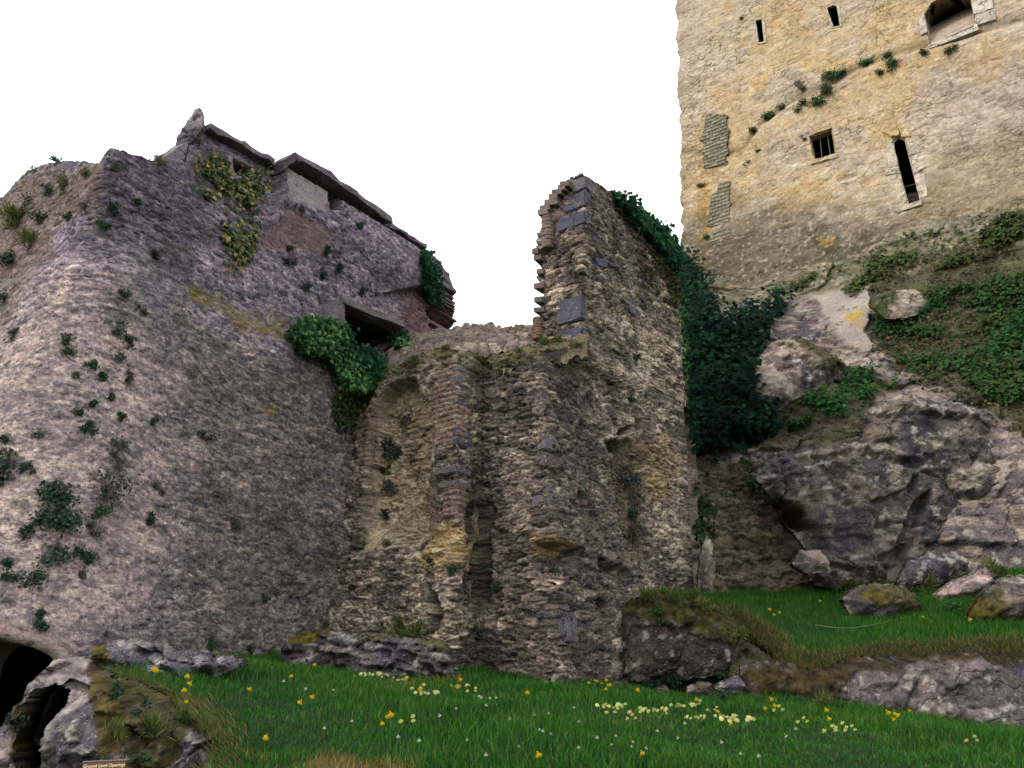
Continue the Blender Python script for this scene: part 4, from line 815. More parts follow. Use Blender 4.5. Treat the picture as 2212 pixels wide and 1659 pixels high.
    Vb = V.copy(); Vb[:, 1] = np.maximum(V[:, 1] + .05, Y + thick * .8 * np.clip(st / thick, 0, 1)); n = len(V)
    q = np.stack([be[:, 0], be[:, 1], be[:, 1] + n, be[:, 0] + n], -1)
    o = mesh_obj(name, np.concatenate([V, Vb]), np.concatenate([f, f + n, q]), np.concatenate([c2, c2]), mat or M_ROCK, parent)
    return tag(o, label, cat, group) if parent is None else o
GR = [S(66, 60, 60), S(94, 86, 80), S(76, 68, 67), S(106, 97, 88), S(84, 76, 70)]
SL = [S(58, 56, 66), S(82, 78, 84), S(70, 66, 76), S(104, 98, 98), S(62, 56, 58)]
DK = [S(52, 46, 40), S(74, 66, 56), S(62, 54, 46), S(90, 80, 70)]
crag('boulder', 'huge grey rock face with dark wet stains below the ivy slope under the keep', [(1612, 1012), (1640, 988), (1720, 972), (1800, 962), (1855, 955), (1868, 895), (1900, 868), (1935, 850), (1990, 862), (2080, 882), (2150, 930), (2212, 958), (2290, 990), (2300, 1280), (2100, 1262), (2000, 1262), (1900, 1272), (1790, 1282), (1745, 1262), (1735, 1190), (1682, 1110), (1640, 1052)], 15.1, .55, 701, GR, rel=.30, stains=[[(1640, 1010), (1680, 1010), (1690, 1100), (1660, 1110)], [(1740, 1120), (1800, 1080), (1880, 1100), (1885, 1190), (1760, 1195)], [(1935, 950), (1975, 930), (1988, 1060), (1950, 1085)], [(1985, 1090), (2080, 1050), (2100, 1140), (2000, 1195)], [(2120, 1060), (2160, 1060), (2150, 1110), (2120, 1100)]],
     dents=[([(1965, 1110), (1985, 1080), (2010, 1060), (2000, 1100), (1970, 1180), (1950, 1200), (1940, 1185)], .35, 6), ([(1905, 1205), (1960, 1180), (1975, 1240), (1960, 1255), (1940, 1250)], .3, 6), ([(1780, 1215), (1850, 1225), (1850, 1236), (1790, 1230)], .2, 4), ([(1620, 1010), (1850, 966), (1990, 1000), (1990, 1010), (1840, 985), (1630, 1030)], .15, 7), ([(2010, 1180), (2090, 1180), (2080, 1205), (2020, 1205)], .3, 6), ([(1680, 1085), (1720, 1100), (1735, 1140), (1700, 1120)], .4, 6)], moss=[[(2130, 1130), (2190, 1120), (2200, 1180), (2140, 1190)], [(1675, 1075), (1720, 1090), (1745, 1140), (1700, 1130)]], mosscol=S(38, 34, 18))
crag('boulder', 'pale lichen-covered boulder beside the dark ivy, above the ferns', [(1625, 850), (1636, 775), (1690, 712), (1735, 690), (1765, 698), (1800, 728), (1842, 772), (1832, 802), (1785, 828), (1725, 858), (1690, 885), (1650, 895)], 16.1, .8, 720, [S(104, 94, 88), S(134, 122, 110), S(92, 82, 78), S(142, 130, 114)], rel=.2, lich=.7, slope=.5, sharp=.45, moss=[[(1690, 715), (1740, 690), (1800, 735), (1840, 780), (1800, 800), (1720, 740)]], mosscol=S(66, 60, 40))
crag('boulder', 'long pale ledge rock half buried in ivy right under the keep', [(1880, 654), (1890, 632), (1925, 616), (2000, 604), (2052, 606), (2046, 630), (2010, 660), (1960, 690), (1905, 692)], 17.15, .25, 730, [S(104, 94, 86), S(134, 122, 108), S(116, 104, 94)], rel=.14, sharp=.4, slope=.5, moss=[(1880, 620), (1930, 610), (1920, 700), (1880, 690)], mosscol=S(46, 54, 26))
crag('boulder', 'rounded moss-topped boulder in the terrace grass below the rock face', [(1812, 1294), (1830, 1276), (1880, 1266), (1925, 1261), (1960, 1274), (1985, 1316), (1972, 1340), (1925, 1352), (1880, 1354), (1836, 1330)], 13.0, .5, 740, [S(88, 80, 78), S(116, 104, 100), S(76, 66, 60)], rel=.1, moss=[(1800, 1300), (1840, 1260), (1960, 1255), (2000, 1330), (1960, 1345), (1930, 1310), (1860, 1308)], mosscol=S(62, 58, 24))
crag('boulder', 'big mossy boulder at the right edge of the terrace', [(2082, 1334), (2105, 1292), (2140, 1258), (2180, 1242), (2240, 1236), (2300, 1250), (2300, 1380), (2180, 1362), (2100, 1352)], 12.2, .7, 750, GR, rel=.14, moss=[[(2080, 1340), (2110, 1285), (2170, 1270), (2165, 1340)], [(2190, 1315), (2260, 1305), (2260, 1350), (2200, 1345)]], mosscol=S(58, 54, 22))
crag('boulder', 'pinkish bare rock leaning against the foot of the rock face', [(2015, 1288), (2050, 1256), (2105, 1232), (2150, 1218), (2152, 1256), (2108, 1302), (2080, 1316), (2045, 1306)], 13.3, .5, 760, [S(124, 108, 108), S(146, 128, 124), S(110, 98, 100)], rel=.1, strata=(15, .5, .12))
crag('boulder', 'pale block of stone at the lower left foot of the rock face', [(1700, 1225), (1722, 1192), (1760, 1188), (1785, 1210), (1792, 1236), (1740, 1246)], 14.3, .3, 765, [S(116, 104, 96), S(138, 122, 108)], rel=.08)
crag('boulder', 'grey slab rock at the foot of the rock face, between grass and pink rock', [(1930, 1262), (1950, 1215), (2000, 1192), (2060, 1190), (2090, 1215), (2060, 1250), (2020, 1275), (1960, 1278)], 13.9, .4, 768, GR, rel=.1)
crag('rock_spike', 'narrow whitish rock standing at the corner of the curtain wall', [(1506, 1285), (1510, 1200), (1518, 1150), (1534, 1175), (1545, 1225), (1538, 1285)], 13.85, .22, 770, [S(112, 108, 94), S(84, 80, 68)], rel=.06)
crag('retaining_rock', 'brown rock with mossy grassy top between wall corner and terrace', [(1362, 1300), (1400, 1282), (1450, 1280), (1510, 1292), (1560, 1312), (1600, 1352), (1612, 1400), (1604, 1455), (1480, 1470), (1400, 1475), (1340, 1470), (1340, 1310)], 12.0, .45, 780, [S(44, 40, 35), S(68, 62, 54), S(54, 49, 42)], rel=.12, sharp=.4, slope=.2, moss=[[(1350, 1270), (1560, 1300), (1615, 1360), (1612, 1440), (1550, 1380), (1480, 1345), (1350, 1330)]], mosscol=S(50, 48, 18))
crag('retaining_rock', 'long lilac-grey rock face under the dry grass fringe, right edge', [(1606, 1432), (1680, 1426), (1750, 1442), (1830, 1425), (1900, 1408), (2000, 1412), (2060, 1400), (2300, 1398), (2560, 1400), (2820, 1410), (2860, 1660), (2560, 1650), (2300, 1640), (2150, 1620), (2050, 1600), (1950, 1580), (1850, 1556), (1780, 1545), (1700, 1550), (1612, 1535)], 11.0, .4, 790, [S(72, 66, 66), S(98, 89, 88), S(84, 76, 76), S(108, 98, 95)], rel=.11, sharp=.45, slope=.2, lich=.45, moss=[[(1600, 1420), (1770, 1425), (1800, 1550), (1600, 1550)], [(1770, 1425), (1980, 1400), (1970, 1436), (1860, 1452), (1800, 1500), (1770, 1500)], [(1800, 1510), (1950, 1535), (2080, 1555), (2100, 1600), (1800, 1570)], [(1950, 1400), (2240, 1390), (2240, 1418), (1960, 1436)]], mosscol=S(46, 38, 20))
crag('retaining_rock', 'dark mossy wedge of rock under the dry grass beside the retaining rock', [(1575, 1470), (1580, 1400), (1600, 1368), (1640, 1398), (1690, 1428), (1760, 1442), (1770, 1500), (1690, 1520), (1610, 1520)], 11.75, .3, 785, [S(46, 42, 34), S(66, 58, 46), S(54, 48, 38)], rel=.12, sharp=.5, slope=.25, moss=[(1575, 1360), (1770, 1430), (1770, 1510), (1600, 1480)], mosscol=S(46, 40, 20))
crag('fallen_stone', 'flat mossy slab bridging two stones by the retaining rock', [(1536, 1478), (1570, 1466), (1606, 1462), (1610, 1482), (1590, 1494), (1544, 1490)], 11.2, .22, 800, SL, rel=.05)
crag('fallen_stone', 'squat square stone under the retaining rock', [(1476, 1484), (1505, 1474), (1534, 1478), (1536, 1502), (1500, 1510), (1478, 1504)], 11.3, .2, 804, DK, rel=.05)
crag('fallen_stone', 'small pale fist-sized stone by the wall foot', [(1410, 1497), (1420, 1484), (1434, 1479), (1446, 1492), (1440, 1502), (1418, 1503)], 11.0, .1, 808, GR, rel=.03)
crag('outcrop', 'low dark layered outcrop with grassy top below the brick niche', [(606, 1412), (622, 1385), (650, 1368), (690, 1357), (760, 1364), (860, 1373), (950, 1382), (980, 1402), (990, 1480), (900, 1480), (780, 1472), (690, 1464), (630, 1456)], 10.0, .4, 810, [S(58, 56, 60), S(84, 78, 78), S(70, 64, 66), S(100, 92, 88)], rel=.2, sharp=.45, slope=.25, strata=(-6, .38, .085), moss=[(610, 1400), (640, 1360), (700, 1350), (960, 1375), (960, 1392), (700, 1372), (650, 1390)], mosscol=S(66, 62, 26))
crag('outcrop', 'slanting bluish slate outcrop along the foot of the gatehouse', [(140, 1440), (168, 1400), (215, 1382), (330, 1386), (430, 1402), (520, 1408), (534, 1430), (470, 1462), (420, 1475), (365, 1490), (320, 1490), (240, 1490), (200, 1496), (150, 1490)], 8.0, .35, 820, SL, rel=.2, sharp=.5, slope=.6, strata=(-32, .30, .085), lich=.6, moss=[(195, 1385), (238, 1380), (250, 1440), (210, 1450)], mosscol=S(70, 62, 30))
CAVE = [(150, 1478), (184, 1492), (190, 1530), (178, 1600), (152, 1650), (146, 1760), (92, 1760), (100, 1620), (78, 1596), (92, 1560), (112, 1510)]
cv = crag('outcrop', 'mossy lower-left crag with a dark hollow behind the small sign', [(-60, 1580), (0, 1548), (20, 1530), (60, 1482), (105, 1436), (140, 1418), (205, 1440), (255, 1462), (330, 1492), (400, 1522), (455, 1560), (520, 1588), (548, 1640), (545, 1720), (400, 1760), (-60, 1760)], 7.0, .9, 830, [S(86, 78, 80), S(122, 111, 110), S(98, 88, 88), S(140, 128, 124)], rel=.24, fs=.42, tilt=-.22, slope=.12, lich=.6,
     holes=[CAVE], moss=[[(195, 1450), (290, 1470), (280, 1600), (240, 1659), (210, 1580)], [(280, 1480), (420, 1520), (470, 1570), (410, 1580), (350, 1659), (280, 1680), (290, 1560)], [(440, 1560), (530, 1585), (545, 1620), (480, 1630)], [(10, 1530), (70, 1530), (50, 1650), (0, 1650)], [(196, 1400), (240, 1440), (200, 1470)]], mosscol=S(58, 50, 20))
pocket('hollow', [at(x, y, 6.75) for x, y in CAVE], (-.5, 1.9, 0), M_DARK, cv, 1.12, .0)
crag('pointed_merlon', None, [(336, 360), (362, 326), (376, 314), (382, 292), (402, 260), (428, 228), (440, 244), (442, 284), (432, 296), (414, 316), (404, 356)], 9.45, .12, 860, [S(96, 86, 98), S(120, 108, 116), S(108, 96, 106)], rel=.05, mat=M_BLOCK, parent=gate, lich=.3, slope=.1, tilt=-.3, edge=.15, sharp=.4)
# ------------------------------------------------------------------ plants, grass, flowers and small things
bpy.context.view_layer.update()
DG = bpy.context.evaluated_depsgraph_get()
def cast(px, py):
    d = Vector(ray(px, py)).normalized(); ok, loc, n, i, o, m = scene.ray_cast(DG, Vector(EYE), d)
    if not ok: return None
    n = np.array(n); 
    if np.dot(n, d) > 0: n = -n
    return np.array(loc), n, o
def unit(v): return v / (np.linalg.norm(v, axis=-1, keepdims=True) + 1e-9)
IVY = np.array([(0, 0, 0), (-.46, .18, -.06), (-.30, .48, -.03), (0, 1, -.08), (.30, .48, -.03), (.46, .18, -.06)]); IVF = np.array([(0, 1, 2), (0, 2, 3), (0, 3, 4), (0, 4, 5)])
OVAL = np.array([(0, 0, 0), (-.3, .5, -.04), (0, 1, -.1), (.3, .5, -.04)]); OVF = np.array([(0, 1, 2), (0, 2, 3)])
def leaves_mesh(pos, nrm, down, size, col, tmpl=IVY, tf=IVF):
    nrm = unit(nrm); y = unit(down - (down * nrm).sum(-1, keepdims=True) * nrm); x = np.cross(y, nrm)
    V = pos[:, None] + size[:, None, None] * (tmpl[None, :, 0, None] * x[:, None] + tmpl[None, :, 1, None] * y[:, None] + tmpl[None, :, 2, None] * nrm[:, None])
    k = len(tmpl); f = (tf[None] + (np.arange(len(pos)) * k)[:, None, None]).reshape(-1, 3)
    return V.reshape(-1, 3), f, np.repeat(col, k, 0)
def ribbons(paths, w, col, rng):
    """thin three-sided stems along point lists"""
    Vs = []; Fs = []; b = 0
    for p in paths:
        p = np.asarray(p); n = len(p)
        if n < 2: continue
        tan = unit(np.gradient(p, axis=0)); a = unit(np.cross(tan, rng.normal(size=3))); c = np.cross(tan, a); ww = w * np.linspace(1, .45, n)[:, None]
        ring = np.stack([p + a * ww, p + (-.5 * a + .87 * c) * ww, p + (-.5 * a - .87 * c) * ww], 1)
        Vs.append(ring.reshape(-1, 3)); i = np.arange(n - 1) * 3 + b
        for k in range(3): Fs.append(np.stack([i + k, i + (k + 1) % 3, i + 3 + (k + 1) % 3, i + 3 + k], -1))
        b += 3 * n
    return np.concatenate(Vs), np.concatenate(Fs), np.tile(col, (b, 1))
def ivy(label, poly, n, size, cols, seed, lift=.10, thr=-.2, cl=2.5, group='ivy growing on the ruins', name='ivy', stems=10, sub=None, up=.25, skip=()):
    rng = np.random.RandomState(seed); poly = np.array(poly, float); lo = poly.min(0); hi = poly.max(0); pos = []; nr = []
    tries = 0
    while len(pos) < n and tries < n * 8:
        tries += 1; x, y = lo + (hi - lo) * rng.rand(2)
        if sdp(np.array([x]), np.array([y]), poly)[0] + rng.normal() * 2.5 < 0: continue
        h = cast(x, y)
        if h is None or h[2].name.split('.')[0] in skip: continue
        pos.append(h[0]); nr.append(h[1])
    pos = np.array(pos); nr = np.array(nr)
    k = fbm(pos, cl, 3, seed); m = k > thr; m |= rng.rand(len(pos)) < .08; pos, nr, k = pos[m], nr[m], k[m]; n = len(pos)
    sm = unit(np.array([nr.mean(0)])); base = unit(nr * .4 + sm * .8)
    L = lift * rng.rand(n) ** 1.3 * (1 + .8 * np.clip(k, 0, 1)); p = pos + base * (L + .015)[:, None]
    nn = base + np.array((0, 0, up)) + rng.normal(size=(n, 3)) * .42; dn = np.array((0, 0, -1.0)) + rng.normal(size=(n, 3)) * .55
    c = pal(np.clip(rng.rand(n) * .6 + .3 * (fbm(pos, 1.5, 2, seed + 2) + .6), 0, 1), cols) * rng.uniform(.7, 1.3, (n, 1))
    V, f, cc = leaves_mesh(p, nn, dn, size * rng.uniform(.6, 1.35, n), c)
    o = tag(mesh_obj(name, V, f, cc, M_LEAF, smooth=False), label, 'ivy', group)
    if stems:
        paths = []
        for s in range(stems):
            q = pos[rng.randint(n)]; near = pos[np.argsort(((pos - q) ** 2).sum(1))[: min(n, 160)]]; near = near[np.argsort(-near[:, 2])][::8]
            paths.append(near[:14] + sm * .012)
        V, f, cc = ribbons(paths, .006, S(92, 78, 62), rng); mesh_obj('vines', V, f, cc, M_TWIG, o)
    return o
G1 = [S(16, 44, 30), S(34, 76, 44), S(28, 64, 46), S(60, 100, 52)]
GY = [S(62, 80, 50), S(104, 104, 62), S(54, 78, 54), S(134, 122, 74), S(50, 68, 52), S(80, 92, 60)]
GB = [S(20, 48, 32), S(40, 76, 46), S(28, 60, 42), S(84, 116, 62), S(56, 94, 62)]
DKG = [S(4, 20, 16), S(10, 34, 24), S(6, 25, 22), S(22, 54, 30), S(12, 38, 32)]
ivy('yellowing ivy hanging in ragged strands below the coping of the gatehouse', [(412, 335), (440, 318), (470, 340), (545, 360), (592, 365), (596, 400), (560, 430), (560, 480), (540, 560), (515, 590), (500, 585), (484, 590), (482, 500), (478, 450), (440, 420), (416, 400)], 4200, .07, GY, 1001, lift=.07, thr=.05, cl=2.2, stems=26)
ivy('thick bright green ivy bush spilling from the dark window opening', [(616, 720), (640, 690), (700, 690), (745, 715), (770, 740), (800, 770), (822, 790), (815, 820), (790, 840), (755, 852), (726, 845), (715, 800), (690, 775), (640, 765)], 5200, .07, GB, 1002, lift=.34, thr=-.75, stems=8)
ivy('thin trailing ivy in the corner below the green ivy bush', [(714, 845), (740, 850), (790, 850), (800, 880), (775, 960), (750, 980), (728, 960), (716, 890)], 600, .065, [S(30, 50, 34), S(52, 66, 40), S(90, 100, 44)], 1003, lift=.10, thr=.08)
ivy('dark ivy clinging to the right end of the gatehouse wall head', [(905, 540), (918, 545), (930, 575), (940, 610), (938, 655), (915, 650), (912, 600)], 1500, .07, G1, 1004, lift=.22, thr=-.6, up=.1)
ivy('dark ivy running down the sloping top of the tall wall end', [(1322, 410), (1345, 418), (1385, 455), (1440, 508), (1480, 555), (1500, 600), (1480, 620), (1430, 550), (1400, 515), (1370, 490), (1335, 440)], 3400, .085, G1, 1005, lift=.26, thr=-.55)
ivy('dry brown ivy stems and sparse leaves on the upper right of the tall wall end', [(1370, 500), (1430, 560), (1480, 630), (1475, 720), (1440, 660), (1380, 580)], 900, .06, [S(70, 62, 36), S(50, 60, 34), S(34, 56, 36)], 1006, lift=.08, thr=0, stems=26)
ivy('big dark mass of ivy filling the gap between the wall and the cliff', [(1462, 600), (1500, 580), (1535, 640), (1560, 700), (1620, 682), (1660, 668), (1695, 648), (1705, 668), (1665, 705), (1635, 770), (1630, 850), (1660, 900), (1680, 930), (1640, 960), (1580, 970), (1500, 985), (1490, 900), (1478, 760)], 9500, .13, DKG, 1007, lift=.75, thr=-.9, stems=6, up=.4)
ivy('strip of bright green ivy along the edge of the tall wall end', [(1466, 640), (1480, 640), (1490, 740), (1494, 850), (1486, 870), (1478, 800)], 650, .09, [S(30, 76, 26), S(58, 104, 38), S(92, 124, 50)], 1008, lift=.35, thr=-.8, stems=3)
ivy('band of ivy across the foot of the keep above the cliff', [(1660, 640), (1760, 590), (1880, 540), (1960, 500), (2080, 480), (2240, 440), (2240, 500), (2140, 540), (2060, 575), (1960, 590), (1880, 610), (1840, 640), (1800, 610)], 4600, .11, [S(36, 52, 32), S(56, 76, 40), S(64, 66, 40), S(44, 88, 48)], 1009, lift=.16, thr=-.12, cl=1.1, skip=('boulder',))
ivy('ivy and bramble hanging on the steep slope right of the plaster patch', [(1890, 690), (1960, 640), (2060, 620), (2240, 590), (2240, 850), (2150, 880), (2060, 800), (2000, 830), (1940, 780), (1890, 740)], 8600, .095, [S(22, 50, 26), S(36, 70, 34), S(56, 66, 38), S(26, 60, 34)], 1010, lift=.2, thr=-.25, cl=1.0, skip=('boulder',))
ivy('dry brown bramble stems and dead leaves covering the steep slope under the keep', [(1880, 600), (1980, 560), (2240, 490), (2420, 460), (2420, 960), (2240, 940), (2180, 930), (2080, 860), (1990, 845), (1930, 800), (1880, 760)], 6600, .075, [S(66, 60, 40), S(48, 46, 30), S(84, 76, 54), S(42, 52, 30), S(36, 56, 32)], 1020, lift=.14, thr=-.3, cl=1.4, stems=70, name='bramble_undergrowth', group='green plants on the cliff', skip=('boulder',))
ivy('bright green nettles and grass on the ledge above the rock face', [(1700, 880), (1760, 850), (1790, 815), (1850, 795), (1920, 800), (1940, 830), (1880, 860), (1850, 900), (1790, 900), (1750, 920), (1700, 930)], 1800, .085, [S(20, 52, 22), S(40, 80, 34), S(30, 66, 36), S(70, 80, 44)], 1011, lift=.25, thr=-.12, group='green plants on the cliff', name='nettles', stems=0, up=.8)
ivy('scattered leaves on the shaded masonry at the foot of the cliff', [(1500, 990), (1620, 990), (1690, 1080), (1620, 1120), (1560, 1060), (1520, 1200), (1500, 1200)], 900, .09, [S(22, 38, 22), S(34, 58, 30), S(50, 60, 32)], 1012, lift=.1, thr=.15, cl=1.6)
ivy('small ivy patch on the brick pier beside the window opening', [(845, 720), (880, 715), (890, 740), (860, 755), (845, 745)], 260, .06, GB, 1013, lift=.08, thr=-.6, stems=0)
ORD = ['top', 'second', 'third', 'fourth', 'fifth', 'sixth', 'seventh', 'eighth', 'ninth', 'tenth', 'eleventh', 'twelfth', 'thirteenth', 'fourteenth', 'fifteenth']
def tuft(h, r, kind, seed):
    rng = np.random.RandomState(seed); p, n, _ = h
    n = unit(n[None])[0]; n = unit((n + np.array((0, -.25, .15)))[None])[0]
    if kind == 'twig':
        paths = []
        for k in range(26):
            d = unit((n * rng.uniform(.25, .9) + rng.normal(size=3) * .55 + np.array((0, 0, -.15)))[None])[0]; t = np.linspace(0, 1, 6)[:, None]; L = r * rng.uniform(.7, 1.7)
            paths.append(p + n * .01 + d * L * t + np.array((0, 0, -.35)) * L * t ** 2 + rng.normal(size=(6, 3)) * r * .06 * t)
        V, f, c = ribbons(paths, .004, S(104, 94, 90), rng); o = mesh_obj('wall_shrub', V, f, c, M_TWIG)
        m = int(100 + 1100 * r); q = p + rng.normal(size=(m, 3)) * r * (.5, .3, .5) + n * r * .25
        V, f, c = leaves_mesh(q, n + rng.normal(size=(m, 3)) * .6, np.array((0, 0, -1.)) + rng.normal(size=(m, 3)) * .8, min(r * .22, .045) * rng.uniform(.5, 1.2, m), pal(rng.rand(m), [S(40, 50, 40), S(70, 72, 62), S(48, 60, 46)]), OVAL, OVF)
        mesh_obj('foliage', V, f, c, M_LEAF, o, smooth=False); return o
    m = int(160 + 1500 * r); cols = {'fern': [S(28, 44, 34), S(46, 66, 48), S(36, 54, 42)], 'grey': [S(52, 58, 52), S(80, 84, 74), S(46, 60, 52)], 'green': [S(28, 54, 32), S(48, 76, 42), S(38, 64, 42)], 'grass': [S(44, 76, 36), S(84, 96, 52), S(110, 104, 60)]}[kind]
    lobes = p + rng.normal(size=(4, 3)) * r * (.45, .25, .40)
    q = lobes[rng.randint(4, size=m)] + rng.normal(size=(m, 3)) * r * (.30, .22, .26) + n * r * .22 * rng.rand(m)[:, None]
    if kind == 'grass':
        dirs = np.array((0, 0, 1.)) + n * .5 + rng.normal(size=(m, 3)) * .5; V, f, c = leaves_mesh(q, rng.normal(size=(m, 3)), dirs, r * rng.uniform(.6, 1.3, m), pal(rng.rand(m), cols), OVAL * (.16, 1, 1), OVF)
    else:
        V, f, c = leaves_mesh(q, n + rng.normal(size=(m, 3)) * .5 + (0, 0, .3), np.array((0, 0, -.8)) + n * .3 + rng.normal(size=(m, 3)) * .8, np.clip(r * .26, .028, .055) * rng.uniform(.6, 1.4, m), pal(rng.rand(m), cols) * rng.uniform(.75, 1.25, (m, 1)), OVAL, OVF)
    o = mesh_obj('wall_shrub', V, f, c, M_LEAF, smooth=False)
    return o
WORD = {'twig': 'dry grey twiggy plant', 'fern': 'dark green leafy tuft', 'grey': 'grey-green leafy tuft', 'green': 'fresh green leafy tuft', 'grass': 'tuft of wall-top grass'}
def plants(where, group, items, cat='wall plant'):
    seen = {}
    for k, (x, y, r, kind) in enumerate(sorted(items, key=lambda q: q[1])):
        h = cast(x, y)
        if h is None: continue
        dist = np.linalg.norm(h[0] - EYE); size = r * dist / F
        o = tuft(h, size * .95, kind, int(x * 7 + y)); key = kind; seen[key] = seen.get(key, 0) + 1; cnt = sum(1 for q in items if q[3] == kind)
        pos = '' if cnt == 1 else (' topmost' if seen[key] == 1 else ' %s from the top' % ORD[min(seen[key] - 1, 14)])
        tag(o, '%s %s%s' % (WORD[kind], where, ',' + pos if pos else ''), cat, group)
plants('on the pale rounded gatehouse front', 'plants rooted in the gatehouse front', [(147, 732, 15, 'fern'), (152, 763, 14, 'green'), (199, 786, 10, 'green'), (224, 811, 10, 'green'), (276, 814, 9, 'grey'), (164, 809, 8, 'grey'), (242, 858, 11, 'fern'), (196, 870, 9, 'fern'), (172, 887, 12, 'fern'), (260, 899, 9, 'green'), (193, 918, 14, 'fern')])
plants('below the dark gatehouse corner', 'plants rooted in the gatehouse front', [(267, 630, 12, 'fern'), (305, 668, 13, 'fern'), (254, 699, 20, 'grey'), (273, 733, 17, 'fern'), (260, 769, 10, 'grey'), (30, 725, 14, 'fern')])
plants('on the gatehouse flank above the arch', 'plants rooted in the lower gatehouse', [(18, 941, 14, 'fern'), (80, 938, 14, 'grey'), (251, 962, 20, 'grey'), (254, 1002, 20, 'twig'), (18, 1005, 36, 'grey'), (61, 1011, 15, 'fern'), (116, 1073, 36, 'fern'), (230, 1060, 44, 'twig'), (214, 1106, 16, 'green'), (128, 1135, 38, 'fern'), (118, 1178, 30, 'grey'), (78, 1246, 24, 'fern'), (179, 1199, 24, 'fern'), (199, 1151, 16, 'grey'), (54, 1146, 14, 'fern'), (20, 1242, 14, 'fern'), (175, 1239, 9, 'grey'), (94, 1317, 12, 'fern'), (81, 1354, 13, 'fern'), (20, 1212, 13, 'fern')])
plants('on the shaded gatehouse side', 'plants rooted in the lower gatehouse', [(444, 944, 16, 'grey'), (340, 1051, 15, 'grey'), (320, 1124, 12, 'fern'), (455, 1377, 17, 'green'), (505, 1130, 10, 'grey'), (570, 1290, 12, 'grey'), (330, 905, 9, 'fern')])
plants('on the mossy gatehouse top', 'plants on the gatehouse top', [(108, 411, 18, 'fern'), (61, 436, 20, 'fern'), (181, 446, 12, 'grey'), (93, 468, 17, 'green'), (22, 558, 24, 'fern'), (122, 352, 11, 'green'), (345, 352, 14, 'grass'), (76, 366, 7, 'grass'), (40, 480, 20, 'grass'), (140, 400, 14, 'grass'), (150, 470, 14, 'fern'), (15, 640, 18, 'fern'), (70, 520, 16, 'grass'), (190, 380, 10, 'grass')])
plants('on the dark slate gatehouse wall', 'plants on the gatehouse top', [(252, 360, 12, 'grey'), (243, 441, 18, 'fern'), (297, 436, 11, 'green'), (331, 546, 12, 'fern'), (228, 485, 12, 'fern'), (432, 305, 14, 'grey')])
plants('on the bay under the coping', 'plants on the projecting bay', [(619, 568, 11, 'fern'), (690, 587, 16, 'fern'), (731, 577, 10, 'fern'), (707, 538, 10, 'fern'), (778, 487, 11, 'fern'), (655, 452, 10, 'grey'), (783, 626, 14, 'fern'), (658, 619, 12, 'fern'), (626, 533, 8, 'fern'), (664, 700, 12, 'green')])
plants('inside the brick niche', 'plants in the niche', [(832, 968, 28, 'fern'), (862, 980, 26, 'grey'), (880, 905, 26, 'twig'), (926, 930, 12, 'fern'), (912, 1040, 18, 'fern'), (832, 1016, 22, 'green'), (836, 1110, 18, 'fern'), (850, 1050, 24, 'grey'), (895, 985, 20, 'twig')])
plants('on the wall below the niche', 'plants in the niche', [(782, 1185, 13, 'fern'), (762, 1266, 12, 'fern'), (840, 1175, 12, 'grey'), (930, 1209, 13, 'fern'), (978, 1229, 12, 'green'), (930, 1270, 14, 'twig')])
plants('on the broken wall front', 'plants on the wall end', [(1190, 1232, 25, 'fern'), (1072, 1266, 14, 'fern'), (1045, 1219, 16, 'grey'), (1025, 1380, 25, 'fern'), (1025, 1330, 14, 'twig'), (1100, 905, 7, 'green')])
plants('on the tall wall side', 'plants on the wall end', [(1250, 1070, 17, 'green'), (1362, 1077, 32, 'twig'), (1365, 1151, 28, 'twig'), (1348, 1030, 28, 'grey'), (1360, 1110, 24, 'fern'), (1369, 771, 12, 'fern'), (1357, 859, 10, 'fern'), (1252, 910, 12, 'grey'), (1256, 382, 7, 'grass'), (1178, 742, 12, 'grass'), (1208, 740, 12, 'grass'), (1240, 750, 10, 'grass'), (1120, 762, 9, 'grass'), (1030, 776, 10, 'grass'), (960, 756, 10, 'grass'), (900, 780, 10, 'grass')])
plants('on the keep ledge', 'plants on the keep ledge', [(1869, 135, 16, 'green'), (1915, 121, 12, 'green'), (1935, 134, 18, 'green'), (1901, 160, 9, 'green'), (1997, 114, 11, 'fern'), (2058, 102, 12, 'fern'), (1801, 168, 18, 'green'), (1821, 159, 11, 'fern'), (1790, 193, 16, 'fern'), (1737, 221, 14, 'green'), (1767, 221, 16, 'green'), (1658, 250, 15, 'green'), (1630, 282, 11, 'fern'), (1694, 228, 14, 'grey'), (1733, 187, 13, 'grey')])
plants('in the keep wall joints', 'plants in keep joints', [(1737, 300, 6, 'green'), (1637, 328, 6, 'green'), (1514, 401, 8, 'green'), (1530, 512, 8, 'green'), (1603, 39, 6, 'fern'), (1617, 351, 7, 'grey')])
plants('at the wall foot in the grass', 'weeds at the wall foot', [(1300, 1494, 22, 'green'), (1345, 1500, 22, 'fern'), (1240, 1492, 20, 'fern'), (1410, 1465, 24, 'fern'), (1450, 1460, 20, 'fern'), (1560, 1455, 14, 'green'), (1700, 1518, 20, 'fern'), (1640, 1520, 18, 'fern'), (1780, 1530, 18, 'grass'), (590, 1415, 20, 'green'), (1420, 1325, 16, 'green'), (1560, 1518, 20, 'fern'), (540, 1405, 12, 'green')], 'weed')
plants('on the outcrops by the gatehouse', 'weeds on the outcrops', [(350, 1440, 10, 'fern'), (300, 1500, 12, 'grass'), (250, 1450, 12, 'fern'), (900, 1372, 26, 'grass'), (860, 1366, 20, 'grass'), (700, 1355, 10, 'grass')], 'weed')
